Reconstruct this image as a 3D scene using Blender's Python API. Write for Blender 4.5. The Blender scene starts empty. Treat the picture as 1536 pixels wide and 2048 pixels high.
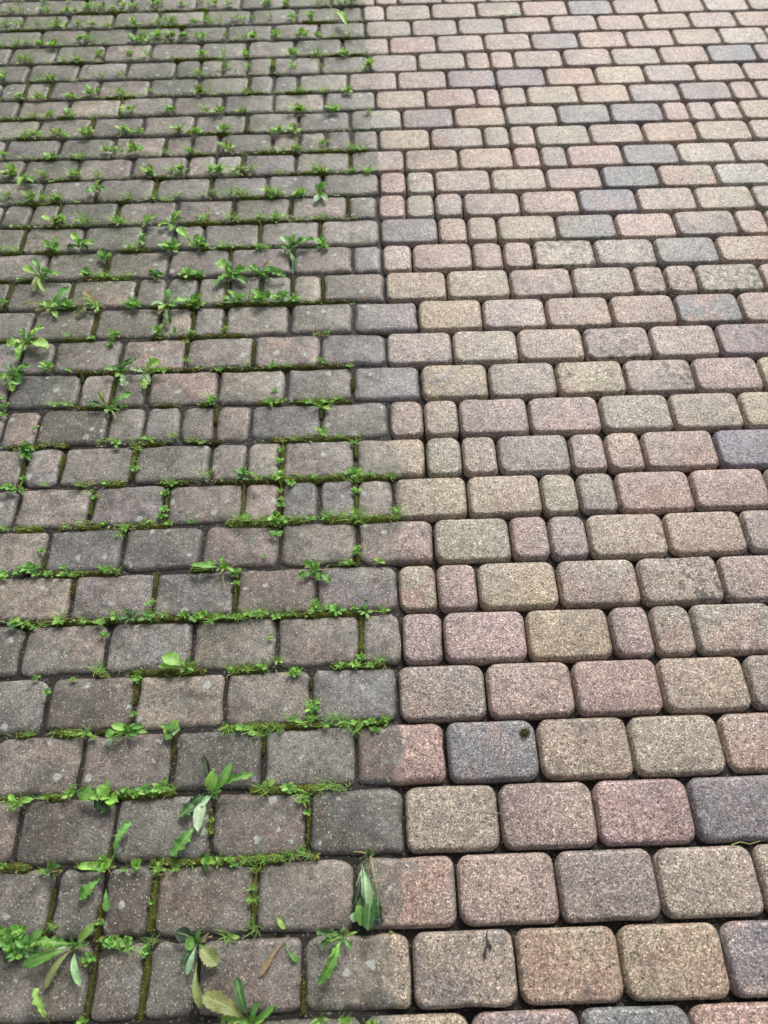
import bpy, math, random
import numpy as np
from mathutils import Vector, Matrix, noise

scene = bpy.context.scene
COL = scene.collection

# ------------------------------------------------------------------ camera
F_PX, TILT, ROLL, YAW, CAM_H = 1540.0, math.radians(32.096), math.radians(-1.309), math.radians(-0.505), 1.781
ROT = Matrix.Rotation(YAW, 3, 'Z') @ Matrix.Rotation(TILT, 3, 'X') @ Matrix.Rotation(ROLL, 3, 'Z')
cam_data = bpy.data.cameras.new('camera')
cam_data.sensor_fit = 'VERTICAL'
cam_data.sensor_height = 24.0
cam_data.sensor_width = 18.0
cam_data.lens = F_PX / 2048.0 * 24.0
cam_data.clip_start = 0.05
cam_data.clip_end = 200.0
cam_data.dof.use_dof = True
cam_data.dof.focus_distance = 2.08
cam_data.dof.aperture_fstop = 2.2
cam = bpy.data.objects.new('camera', cam_data)
COL.objects.link(cam)
cam.matrix_world = Matrix.Translation((0, 0, CAM_H)) @ ROT.to_4x4()
scene.camera = cam

# ------------------------------------------------------------------ sky, sun, exposure
SUN_EL, SUN_AZ = 43.0, 20.0          # degrees; azimuth from +Y (away from camera) towards +X
world = bpy.data.worlds.new('World')
scene.world = world
world.use_nodes = True
wn = world.node_tree
wn.nodes.clear()
sky = wn.nodes.new('ShaderNodeTexSky')
sky.sky_type = 'NISHITA'
sky.sun_disc = False
sky.sun_elevation = math.radians(SUN_EL)
sky.sun_rotation = math.radians(SUN_AZ)
sky.air_density = 1.0
sky.dust_density = 4.0
sky.ozone_density = 1.0
hs = wn.nodes.new('ShaderNodeHueSaturation')
hs.inputs['Saturation'].default_value = 0.22
bg = wn.nodes.new('ShaderNodeBackground')
bg.inputs['Strength'].default_value = 0.095
wo = wn.nodes.new('ShaderNodeOutputWorld')
wn.links.new(sky.outputs[0], hs.inputs['Color'])
wn.links.new(hs.outputs[0], bg.inputs['Color'])
wn.links.new(bg.outputs[0], wo.inputs['Surface'])

sun_data = bpy.data.lights.new('sun', 'SUN')
sun_data.energy = 1.7
sun_data.angle = math.radians(20)
sun_data.color = (1.0, 0.97, 0.93)
sun = bpy.data.objects.new('sun', sun_data)
COL.objects.link(sun)
_el, _az = math.radians(SUN_EL), math.radians(SUN_AZ)
_to_sun = Vector((math.sin(_az) * math.cos(_el), math.cos(_az) * math.cos(_el), math.sin(_el)))
sun.rotation_euler = _to_sun.to_track_quat('Z', 'Y').to_euler()
sun.location = (1, 3, 5)

scene.view_settings.view_transform = 'Standard'
scene.view_settings.look = 'None'
scene.view_settings.gamma = 1.0
scene.view_settings.exposure = 0.90

# ------------------------------------------------------------------ photograph measurements
# joint centres (pixel x, pixel y) at the middle of each paver row, row 0 lowest
ROWS={
0:[(941,2040),(1160.5,2030),(1380,2020)],
1:[(182,1965),(289,1962),(395,1957),(607,1950),(824,1945),(1034.5,1935),(1245,1925),(1455,1915)],
2:[(102,1810),(203,1805),(306,1803),(509,1795),(712,1788),(914.5,1782),(1117,1775),(1318,1765),(1523,1758)],
3:[(32,1665),(227,1657),(421,1653),(616,1647),(809,1640),(999.5,1632),(1193,1624),(1386.5,1615)],
4:[(160,1525),(345,1517),(527,1511),(712,1505),(894,1503),(1078,1497),(1263,1491),(1448,1484)],
5:[(92,1412),(268,1405),(450,1398),(621,1390),(796,1385),(973,1377),(1148,1372),(1323,1367),(1498,1360)],
6:[(42,1303),(212,1295),(384,1287),(554,1281),(722,1277),(804,1275),(887,1270),(1054,1265),(1223,1260),(1305.5,1258),(1389,1255)],
7:[(141,1197),(307,1190),(471,1183),(635,1178),(795.5,1174),(874,1171),(955.5,1168),(1116.5,1162),(1279,1157),(1443,1151)],
8:[(91,1102),(244,1097),(405,1090),(560,1085),(715,1081),(868,1079),(1022,1075),(1099,1072),(1177,1069),(1334,1064),(1490,1058)],
9:[(32,1017),(182,1012),(332,1006),(486,1002),(561,1000),(638,997),(712,996),(787,995),(935.5,994),(1084,991),(1158,989),(1235.5,986),(1388,981)],
10:[(47,935),(122,932),(267,925),(421,921),(493,920),(564,919),(712,916),(852,913),(924.5,910),(995.5,907),(1140.5,902),(1213,900),(1286.5,896),(1433,890)],
11:[(5,857),(76,855),(215,850),(288,850),(360,848),(430,847),(502,845),(642,841),(778,839),(848,836),(918,834),(1058,830),(1201.5,825),(1343,820),(1483,815)],
12:[(17,785),(157,782),(225,780),(295,778),(435,775),(572,770),(706,767),(842,763),(977,760),(1114,755),(1250.5,750),(1388,745),(1521.5,740)],
13:[(107,712),(242,708),(372,705),(507,702),(642,699),(772,696),(905.5,692),(1036.5,689),(1168,684),(1302,679),(1435.5,675)],
14:[(65,648),(190,646),(320,642),(386,640),(450,640),(580,637),(707,635),(836.5,632),(965.5,629),(1093,625),(1223,621),(1353,618),(1483,613)],
15:[(17,588),(142,586),(272,583),(332,581),(395,580),(455,578),(522,577),(585,576),(645,575),(770.5,573),(894,570),(1020.5,567),(1145.5,562),(1268,557),(1332,555),(1394.5,552),(1523,547)],
16:[(92,532),(214,528),(337,525),(460,522),(585,520),(705,519),(765,518),(824.5,516),(945.5,512),(1007,510),(1067,508),(1190.5,504),(1312,500),(1435.5,495)],
17:[(47,478),(165,476),(285,472),(347,471),(407,470),(520,467),(640,465),(760,463),(876.5,461),(935.5,459),(995.5,456),(1113,452),(1232,447),(1350.5,443),(1472,439),(1533,436)],
18:[(4,430),(61,429),(117,428),(234,425),(352,421),(467,419),(582,416),(696,415),(756,414),(812,411),(869.5,410),(927,409),(1042,405),(1158,401),(1274,397),(1390.5,392),(1505.5,387)],
19:[(82,384),(194,381),(310,377),(421,375),(534,373),(645,371),(759,368),(813,366),(869.5,364),(982,361),(1093,358),(1204.5,354),(1318,350),(1432,345)],
20:[(47,340),(155,337),(264,334),(374,332),(430,330),(485,329),(592,327),(701,325),(809.5,322),(918,320),(1027,316),(1082,314),(1135.5,312),(1246.5,308),(1356.5,304),(1468,299)],
21:[(10,295),(120,292),(227,290),(331,287),(385,286),(438,285),(544,283),(598,282),(652,281),(703,280),(757,279),(861,278),(967,275),(1020.5,274),(1072,272),(1180.5,269),(1286.5,264),(1393,260),(1500.5,255)],
22:[(76,257),(182,255),(286,252),(389,249),(493,247),(596,245),(701,243),(804,240),(908,236),(1011.5,233),(1115.5,229),(1220.5,225),(1325.5,220),(1376.5,218),(1429,216)],
23:[(35,220),(137,217),(242,214),(345,211),(446,209),(548,206),(649,204),(751,202),(851.5,199),(952,196),(1002,194),(1054,192),(1156.5,187),(1258,183),(1359.5,180),(1460.5,176),(1510.5,174)],
24:[(2,182),(51,181),(100,180),(198,177),(298,175),(397,172),(498,170),(546,169),(596,167),(696,165),(794.5,162),(894,160),(992,157),(1091.5,152),(1190.5,148),(1289,145),(1389,141),(1486.5,138)],
25:[(56,146),(156,143),(253,140),(351,138),(400,136),(446,135),(496,133),(545,132),(641,131),(739,128),(835.5,125),(931.5,122),(980.5,121),(1028,120),(1126.5,116),(1223,112),(1319.5,109),(1415.5,106),(1510.5,102)],
26:[(20,111),(112,109),(207,107),(302,103),(400,101),(495,98),(589,96),(685,94),(778,92),(873,89),(968,86),(1062,82),(1157,79),(1252,76),(1347,73),(1440.5,70),(1533,67)],
27:[(80,75),(170,72),(265,70),(360,67),(453,65),(545,63),(637,61),(730,59),(823,56),(915.5,53),(1009.5,51),(1102,48),(1194.5,45),(1287,42),(1379.5,39),(1471.5,36)],
28:[(45,42),(135,40),(227,38),(317,36),(410,33),(502,31),(592,29),(682,27),(725,26),(770,25),(861.5,22),(953,20),(1043,17),(1135.5,15),(1225.5,12),(1316.5,10),(1407,7),(1495.5,5)],
}

W, H, YROW0 = 0.21, 0.1398, -0.0908


def G(px, py, z=0.0):
    """pixel of the photograph -> point at height z above the paving"""
    d = ROT @ Vector(((px - 768) / F_PX, -(py - 1024) / F_PX, -1.0))
    t = (z - CAM_H) / d.z
    return Vector((d.x * t, d.y * t, z))


def PX(p):
    """world point -> pixel"""
    q = ROT.transposed() @ (Vector(p) - Vector((0, 0, CAM_H)))
    return 768 + F_PX * q.x / -q.z, 1024 - F_PX * q.y / -q.z


def px_size(px, py):
    return (G(px + 10, py) - G(px - 10, py)).length / 20


# ------------------------------------------------------------------ row geometry
row_pts = {k: [G(*q) for q in v] for k, v in ROWS.items()}
offs, slopes = {}, {}
for k, pts in row_pts.items():
    if k == 0:
        continue
    xs = np.array([p.x for p in pts]); ys = np.array([p.y for p in pts]) - (YROW0 + H * k)
    s, o = np.polyfit(xs, ys, 1)
    offs[k], slopes[k] = o, s


def smooth(d, k, n):
    v = [d[j] for j in range(k - n, k + n + 1) if j in d]
    return sum(v) / len(v) if v else 0.0


KMIN, KMAX = -6, 34
row_y, row_s = {}, {}
for k in range(KMIN, KMAX + 1):
    kk = min(max(k, 1), 28)
    row_y[k] = YROW0 + H * k + smooth(offs, kk, 1)
    row_s[k] = smooth(slopes, kk, 3)

# edge between the uncleaned (left) and the cleaned (right) paving
BOUND_PX = [(722, -60), (728, 0), (736, 90), (742, 150), (744, 200), (752, 260), (757, 290), (752, 330), (758, 370),
            (762, 430), (768, 500), (772, 560), (772, 620), (772, 700), (780, 740), (778, 800), (782, 850), (792, 900),
            (795, 960), (800, 1040), (797, 1150), (801, 1300), (796, 1400), (812, 1490), (790, 1545), (808, 1640),
            (806, 1715), (800, 1840), (772, 1872), (791, 1930), (794, 2000), (776, 2045)]
BOUND = sorted([(G(*p).y, G(*p).x) for p in BOUND_PX])
BY = [b[0] for b in BOUND]; BX = [b[1] for b in BOUND]


def bound_x(y):
    return float(np.interp(y, BY, BX))


# ------------------------------------------------------------------ node helpers
class NT:
    def __init__(self, name):
        self.m = bpy.data.materials.new(name)
        self.m.use_nodes = True
        self.t = self.m.node_tree
        self.t.nodes.clear()
        self.out = self.n('ShaderNodeOutputMaterial')

    def n(self, typ, **kw):
        nd = self.t.nodes.new(typ)
        for a, b in kw.items():
            setattr(nd, a, b)
        return nd

    def put(self, sock, v):
        if isinstance(v, bpy.types.NodeSocket):
            self.t.links.new(v, sock)
        elif v is not None:
            if isinstance(v, (tuple, list)) and len(v) == 3 and len(getattr(sock, 'default_value', (0, 0, 0))) == 4:
                v = tuple(v) + (1.0,)
            sock.default_value = v

    def math(self, op, a, b=None, c=None, clamp=False):
        nd = self.n('ShaderNodeMath', operation=op, use_clamp=clamp)
        self.put(nd.inputs[0], a); self.put(nd.inputs[1], b); self.put(nd.inputs[2], c)
        return nd.outputs[0]

    def vmath(self, op, a, b=None):
        nd = self.n('ShaderNodeVectorMath', operation=op)
        self.put(nd.inputs[0], a); self.put(nd.inputs[1], b)
        return nd.outputs[0]

    def step(self, v, lo, hi, to0=0.0, to1=1.0):
        nd = self.n('ShaderNodeMapRange', interpolation_type='SMOOTHSTEP')
        self.put(nd.inputs['Value'], v)
        self.put(nd.inputs['From Min'], lo); self.put(nd.inputs['From Max'], hi)
        self.put(nd.inputs['To Min'], to0); self.put(nd.inputs['To Max'], to1)
        return nd.outputs['Result']

    def mix(self, fac, a, b, blend='MIX'):
        nd = self.n('ShaderNodeMix', data_type='RGBA', blend_type=blend)
        self.put(nd.inputs[0], fac); self.put(nd.inputs[6], a); self.put(nd.inputs[7], b)
        return nd.outputs[2]

    def noise(self, vec, scale, detail=3.0, rough=0.55, dist=0.0):
        nd = self.n('ShaderNodeTexNoise')
        self.put(nd.inputs['Vector'], vec)
        nd.inputs['Scale'].default_value = scale
        nd.inputs['Detail'].default_value = detail
        nd.inputs['Roughness'].default_value = rough
        nd.inputs['Distortion'].default_value = dist
        return nd.outputs['Fac']

    def voro(self, vec, scale):
        nd = self.n('ShaderNodeTexVoronoi', feature='F1')
        self.put(nd.inputs['Vector'], vec)
        nd.inputs['Scale'].default_value = scale
        sep = self.n('ShaderNodeSeparateColor')
        self.t.links.new(nd.outputs['Color'], sep.inputs[0])
        return nd.outputs['Distance'], sep.outputs[0], sep.outputs[1]

    def ramp(self, fac, stops, interp='LINEAR'):
        nd = self.n('ShaderNodeValToRGB')
        nd.color_ramp.interpolation = interp
        el = nd.color_ramp.elements
        while len(el) < len(stops):
            el.new(0.5)
        for e, (p, c) in zip(el, stops):
            e.position = p
            e.color = (c, c, c, 1) if isinstance(c, (int, float)) else tuple(c) + (1,)
        self.put(nd.inputs[0], fac)
        return nd.outputs[0]

    def bump(self, height, strength, dist, normal=None):
        nd = self.n('ShaderNodeBump')
        nd.inputs['Strength'].default_value = strength
        nd.inputs['Distance'].default_value = dist
        self.put(nd.inputs['Height'], height)
        if normal is not None:
            self.put(nd.inputs['Normal'], normal)
        return nd.outputs[0]

    def principled(self, color, rough, normal=None, spec=0.5):
        b = self.n('ShaderNodeBsdfPrincipled')
        self.put(b.inputs['Base Color'], color)
        self.put(b.inputs['Roughness'], rough)
        b.inputs['Specular IOR Level'].default_value = spec
        if normal is not None:
            self.put(b.inputs['Normal'], normal)
        return b


# ------------------------------------------------------------------ materials
def paver_material(name, joined):
    t = NT(name)
    pos = t.n('ShaderNodeNewGeometry').outputs['Position']
    if joined:
        a = t.n('ShaderNodeAttribute', attribute_name='tint')
        base, spots = a.outputs['Color'], a.outputs['Alpha']
        r = t.n('ShaderNodeAttribute', attribute_name='seed')
        rnd = r.outputs['Fac']
    else:
        oi = t.n('ShaderNodeObjectInfo')
        base, spots, rnd = oi.outputs['Color'], oi.outputs['Alpha'], oi.outputs['Random']
    comb = t.n('ShaderNodeCombineXYZ')
    for i, s in enumerate((37.0, 91.0, 13.0)):
        t.put(comb.inputs[i], t.math('MULTIPLY', rnd, s))
    p = t.vmath('ADD', pos, comb.outputs[0])
    # second pigment swirled into the concrete
    r2 = t.math('FRACT', t.math('MULTIPLY', rnd, 7.31))
    r3 = t.math('FRACT', t.math('MULTIPLY', rnd, 23.7))
    pig = t.ramp(r2, [(0.0, (0.31, 0.19, 0.15)), (0.34, (0.31, 0.25, 0.19)), (0.62, (0.165, 0.145, 0.145)),
                      (0.84, (0.31, 0.215, 0.175))], 'CONSTANT')
    n1 = t.noise(p, 8.5, 5.0, 0.6, 0.8)
    f1 = t.math('MULTIPLY', t.step(n1, 0.40, 0.66), t.math('MULTIPLY_ADD', r3, 0.6, 0.2))
    col = t.mix(f1, base, pig)
    n2 = t.noise(p, 55.0, 4.0, 0.6)
    col = t.mix(1.0, col, t.ramp(n2, [(0.25, 0.66), (0.5, 1.0), (0.75, 1.3)]), 'MULTIPLY')
    # pale bloom on some stones
    n5 = t.noise(p, 9.0, 4.0, 0.6)
    bl = t.math('MULTIPLY', t.step(n5, 0.55, 0.72), t.step(r2, 0.3, 1.0, 0.0, 0.4))
    col = t.mix(bl, col, (0.40, 0.37, 0.33))
    # grains
    d1, c1, c1b = t.voro(p, 620.0)
    d2, c2, c2b = t.voro(p, 360.0)
    g1 = t.ramp(c1, [(0.0, 0.34), (0.35, 0.74), (0.7, 1.06), (0.88, 1.48), (1.0, 2.3)])
    g2 = t.ramp(c2, [(0.0, 0.42), (0.3, 0.84), (0.75, 1.08), (0.92, 1.5), (1.0, 1.9)])
    grain = t.mix(1.0, g1, g2, 'MULTIPLY')
    clean = t.mix(1.0, col, grain, 'MULTIPLY')
    # pits
    d3, c3, c3b = t.voro(p, 130.0)
    pit = t.math('MULTIPLY', t.step(c3, 0.80, 0.84), t.step(d3, 0.42, 0.26))
    clean = t.mix(t.math('MULTIPLY', pit, 0.72), clean, (0.035, 0.03, 0.028))
    # black growth in blotches on some stones
    n3 = t.noise(p, 50.0, 4.0, 0.65)
    n4 = t.noise(p, 10.0, 2.0)
    bf = t.math('MULTIPLY', t.math('MULTIPLY', t.step(n3, 0.50, 0.58), t.step(n4, 0.36, 0.58)), t.math('MAXIMUM', spots, t.step(r3, 0.6, 1.0, 0.0, 0.4)))
    clean = t.mix(t.math('MULTIPLY', bf, 0.8), clean, (0.03, 0.03, 0.03))
    n7 = t.noise(pos, 4.5, 5.0, 0.65)
    clean = t.mix(1.0, clean, t.ramp(n7, [(0.3, (0.74, 0.74, 0.76)), (0.5, (1.0, 1.0, 1.0)), (0.7, (1.10, 1.09, 1.07))]), 'MULTIPLY')
    n8 = t.noise(p, 17.0, 5.0, 0.7)
    clean = t.mix(t.math('MULTIPLY', t.step(n8, 0.56, 0.70), 0.55), clean, (0.085, 0.078, 0.074))
    # ---- uncleaned side: grime and lichen with an edge of its own
    sx = t.n('ShaderNodeSeparateXYZ')
    t.t.links.new(pos, sx.inputs[0])
    y0, y1, x0, x1 = BY[0], BY[-1], min(BX) - 0.05, max(BX) + 0.05
    yy = t.math('DIVIDE', t.math('SUBTRACT', sx.outputs[1], y0), y1 - y0, clamp=True)
    stops = [((b[0] - y0) / (y1 - y0), (b[1] - x0) / (x1 - x0)) for b in BOUND]
    bx = t.math('MULTIPLY_ADD', t.ramp(yy, stops), x1 - x0, x0)
    wob = t.math('MULTIPLY', t.math('SUBTRACT', t.noise(pos, 17.0, 5.0, 0.6, 0.5), 0.5), 0.07)
    wob = t.math('ADD', wob, t.math('MULTIPLY', t.math('SUBTRACT', r3, 0.5), 0.014))
    wob = t.math('ADD', wob, t.math('MULTIPLY', t.math('SUBTRACT', t.noise(pos, 150.0, 3.0, 0.6), 0.5), 0.010))
    m = t.step(t.math('ADD', t.math('SUBTRACT', bx, sx.outputs[0]), wob), -0.005, 0.006)
    # thin film of missed dirt a hand's width beyond the edge
    film = t.step(t.math('ADD', t.math('SUBTRACT', bx, sx.outputs[0]), t.math('MULTIPLY', wob, 2.0)), -0.11, 0.0, 0.0, 0.22)
    m = t.math('MAXIMUM', m, t.math('MULTIPLY', film, t.step(n3, 0.40, 0.60)))
    lum = t.mix(0.36, t.mix(1.0, col, (0.84, 0.85, 0.87), 'MULTIPLY'), (0.176, 0.157, 0.131))
    rv = t.math('MULTIPLY_ADD', t.math('FRACT', t.math('MULTIPLY', rnd, 51.3)), 0.80, 0.60)
    lum = t.mix(1.0, lum, rv, 'MULTIPLY')
    nA = t.noise(p, 16.0, 5.0, 0.65)
    nB = t.noise(pos, 5.0, 3.0, 0.6)
    dark = t.mix(t.step(nA, 0.25, 0.62), (0.074, 0.068, 0.058), lum)
    nC = t.noise(pos, 2.6, 4.0, 0.6)
    dark = t.mix(t.step(nC, 0.46, 0.62, 0.0, 0.5), dark, (0.056, 0.052, 0.046))
    near = t.step(t.math('ADD', sx.outputs[1], t.math('MULTIPLY', t.math('SUBTRACT', nC, 0.5), 1.6)), 0.75, 0.25, 0.0, 0.42)
    dark = t.mix(near, dark, (0.066, 0.054, 0.043))
    nD = t.noise(pos, 1.7, 4.0, 0.6)
    dark = t.mix(t.math('MULTIPLY', t.step(nD, 0.42, 0.62), t.step(t.math('SUBTRACT', sx.outputs[1], t.math('MULTIPLY', sx.outputs[0], 1.0)), 1.8, 3.6, 0.05, 0.75)), dark, (0.070, 0.080, 0.044))
    dark = t.mix(t.math('MULTIPLY', t.step(nB, 0.42, 0.66), 0.42), dark, (0.245, 0.230, 0.205))
    dg = t.ramp(c1b, [(0.0, 0.42), (0.5, 0.84), (0.8, 1.14), (1.0, 1.9)])
    dark = t.mix(1.0, dark, dg, 'MULTIPLY')
    dark = t.mix(1.0, dark, t.ramp(n2, [(0.25, 0.7), (0.5, 1.0), (0.75, 1.3)]), 'MULTIPLY')
    d4, c4, c4b = t.voro(p, 210.0)
    wg = t.math('MULTIPLY', t.step(c4, 0.80, 0.83), t.step(d4, 0.40, 0.25))
    dark = t.mix(t.math('MULTIPLY', wg, t.math('MULTIPLY_ADD', c4b, 0.75, 0.25)), dark, (0.50, 0.46, 0.38))
    pitd = t.math('MULTIPLY', t.step(c3b, 0.9, 0.93), t.step(d3, 0.4, 0.3))
    dark = t.mix(t.math('MULTIPLY', pitd, 0.6), dark, (0.02, 0.018, 0.016))
    # lichen discs
    warp = t.n('ShaderNodeTexNoise')
    t.put(warp.inputs['Vector'], pos)
    warp.inputs['Scale'].default_value = 120.0
    wv = t.n('ShaderNodeVectorMath', operation='MULTIPLY_ADD')
    t.put(wv.inputs[0], warp.outputs['Color']); wv.inputs[1].default_value = (0.016, 0.016, 0.016); t.put(wv.inputs[2], p)
    d5, c5, c5b = t.voro(wv.outputs[0], 26.0)
    rad = t.math('MULTIPLY_ADD', c5b, 0.20, 0.08)
    sp = t.math('MULTIPLY', t.step(c5, 0.50, 0.56), t.step(t.math('SUBTRACT', d5, rad), 0.03, -0.05))
    patch = t.step(t.noise(pos, 3.2, 2.0), 0.30, 0.48)
    nl = t.step(t.noise(pos, 260.0, 2.0), 0.35, 0.6)
    sp = t.math('MULTIPLY', t.math('MULTIPLY', sp, patch), t.math('MULTIPLY_ADD', nl, 0.55, 0.35))
    dark = t.mix(sp, dark, (0.35, 0.39, 0.35))
    n6 = t.noise(p, 20.0, 5.0, 0.7)
    dark = t.mix(t.math('MULTIPLY', t.step(n6, 0.56, 0.68), 0.28), dark, (0.22, 0.26, 0.24))
    final = t.mix(m, clean, dark)
    # relief
    hgt = t.math('MULTIPLY_ADD', c2, 0.6, t.math('MULTIPLY', n2, 1.2))
    hgt = t.math('SUBTRACT', hgt, t.math('MULTIPLY', pit, 0.9))
    nrm = t.bump(hgt, 0.6, 0.0018)
    nrm = t.bump(t.noise(p, 24.0, 4.0, 0.6), 0.35, 0.006, nrm)
    rough = t.math('MULTIPLY_ADD', c2b, 0.25, 0.42)
    b = t.principled(final, rough, nrm, 0.42)
    t.t.links.new(b.outputs[0], t.out.inputs[0])
    return t.m


def soil_material():
    t = NT('joint_soil')
    pos = t.n('ShaderNodeNewGeometry').outputs['Position']
    n = t.noise(pos, 90.0, 5.0, 0.7)
    c = t.ramp(n, [(0.3, (0.007, 0.006, 0.005)), (0.55, (0.017, 0.014, 0.012)), (0.75, (0.040, 0.033, 0.027))])
    d, a, bb = t.voro(pos, 320.0)
    c = t.mix(t.math('MULTIPLY', t.step(a, 0.93, 0.97), 0.5), c, (0.25, 0.22, 0.18))
    b = t.principled(c, 0.75, t.bump(n, 0.6, 0.004), 0.3)
    t.t.links.new(b.outputs[0], t.out.inputs[0])
    return t.m


def leaf_material():
    t = NT('leaf')
    oi = t.n('ShaderNodeObjectInfo')
    vc = t.n('ShaderNodeAttribute', attribute_name='tint')
    uv = t.n('ShaderNodeUVMap', uv_map='UVMap')
    su = t.n('ShaderNodeSeparateXYZ')
    t.t.links.new(uv.outputs[0], su.inputs[0])
    pos = t.n('ShaderNodeNewGeometry').outputs['Position']
    base = t.mix(1.0, oi.outputs['Color'], vc.outputs['Color'], 'MULTIPLY')
    n = t.noise(pos, 140.0, 4.0, 0.65)
    base = t.mix(1.0, base, t.ramp(n, [(0.25, 0.6), (0.5, 1.0), (0.75, 1.4)]), 'MULTIPLY')
    n2 = t.noise(pos, 35.0, 2.0)
    base = t.mix(t.math('MULTIPLY', t.step(n2, 0.5, 0.75), 0.35), base, (0.20, 0.24, 0.05))
    a = t.math('ABSOLUTE', t.math('SUBTRACT', su.outputs[1], 0.5))
    rib = t.step(a, 0.075, 0.02)
    vein = t.math('SINE', t.math('ADD', t.math('MULTIPLY', su.outputs[0], 58.0), t.math('MULTIPLY', a, -34.0)))
    base = t.mix(t.math('MULTIPLY', rib, 0.55), base, (0.34, 0.42, 0.17))
    base = t.mix(t.math('MULTIPLY', t.step(vein, 0.8, 1.0), 0.07), base, (0.30, 0.40, 0.14))
    h = t.math('ADD', t.math('MULTIPLY', vein, -0.25), t.math('MULTIPLY', n, 1.0))
    nrm = t.bump(h, 0.5, 0.0012)
    b = t.principled(base, t.math('MULTIPLY_ADD', n, 0.3, 0.28), nrm, 0.45)
    tr = t.n('ShaderNodeBsdfTranslucent')
    t.put(tr.inputs['Color'], t.mix(1.0, base, (1.3, 1.5, 0.5), 'MULTIPLY'))
    mx = t.n('ShaderNodeMixShader')
    mx.inputs[0].default_value = 0.26
    t.t.links.new(b.outputs[0], mx.inputs[1]); t.t.links.new(tr.outputs[0], mx.inputs[2])
    t.t.links.new(mx.outputs[0], t.out.inputs[0])
    return t.m


def moss_material():
    t = NT('moss')
    vc = t.n('ShaderNodeAttribute', attribute_name='tint')
    pos = t.n('ShaderNodeNewGeometry').outputs['Position']
    n = t.noise(pos, 260.0, 4.0, 0.7)
    base = t.mix(1.0, vc.outputs['Color'], t.ramp(n, [(0.28, 0.42), (0.5, 1.0), (0.72, 1.7)]), 'MULTIPLY')
    n2 = t.noise(pos, 40.0, 3.0)
    base = t.mix(t.math('MULTIPLY', t.step(n2, 0.48, 0.7), 0.4), base, (0.055, 0.045, 0.016))
    b = t.principled(base, 0.8, t.bump(n, 0.9, 0.003), 0.2)
    t.t.links.new(b.outputs[0], t.out.inputs[0])
    return t.m


def twig_material():
    t = NT('dry_stem')
    oi = t.n('ShaderNodeObjectInfo')
    pos = t.n('ShaderNodeNewGeometry').outputs['Position']
    n = t.noise(pos, 300.0, 4.0, 0.7)
    base = t.mix(1.0, oi.outputs['Color'], t.ramp(n, [(0.25, 0.5), (0.5, 1.0), (0.75, 1.5)]), 'MULTIPLY')
    b = t.principled(base, 0.7, t.bump(n, 0.6, 0.001), 0.3)
    t.t.links.new(b.outputs[0], t.out.inputs[0])
    return t.m


M_PAVER = paver_material('paver_concrete', False)
M_PAVER_J = paver_material('paver_concrete_far', True)
M_SOIL = soil_material()
M_LEAF = leaf_material()
M_MOSS = moss_material()
M_TWIG = twig_material()


def new_obj(name, me, parent=None, loc=None):
    o = bpy.data.objects.new(name, me)
    COL.objects.link(o)
    if loc is not None:
        o.location = loc
    if parent is not None:
        o.parent = parent
    return o


# ------------------------------------------------------------------ bed under the pavers = the pavement
def bed_mesh():
    x0, x1, y0, y1, s = -2.4, 2.9, -1.2, 5.0, 0.03
    nx, ny = int((x1 - x0) / s) + 1, int((y1 - y0) / s) + 1
    V, F = [], []
    for j in range(ny):
        y = y0 + j * s
        bx = bound_x(y)
        for i in range(nx):
            x = x0 + i * s
            f = min(max((x - bx + 0.02) / 0.04, 0), 1)
            nz = noise.noise((x * 9, y * 9, 0.3))
            n2 = noise.noise((x * 31, y * 31, 4.3))
            z = (1 - f) * (-0.0115 + 0.0035 * nz + 0.0015 * n2) + f * (-0.032 + 0.018 * nz)
            V.append((x, y, z))
    for j in range(ny - 1):
        for i in range(nx - 1):
            a = j * nx + i
            F.append((a, a + 1, a + nx + 1, a + nx))
    me = bpy.data.meshes.new('pavement')
    me.from_pydata(V, [], F)
    me.materials.append(M_SOIL)
    me.polygons.foreach_set('use_smooth', [True] * len(F))
    return me


pavement = new_obj('pavement', bed_mesh())
pavement['kind'] = 'structure'
pavement['label'] = 'block pavement of rumbled concrete pavers, left half weedy, right half cleaned'
gm = bpy.data.meshes.new('ground')
gm.from_pydata([(-60, -60, -0.075), (60, -60, -0.075), (60, 60, -0.075), (-60, 60, -0.075)], [], [(0, 1, 2, 3)])
gm.materials.append(M_SOIL)
ground = new_obj('ground', gm)
ground['kind'] = 'structure'
ground['label'] = 'bare dark soil beneath and around the pavement'


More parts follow.
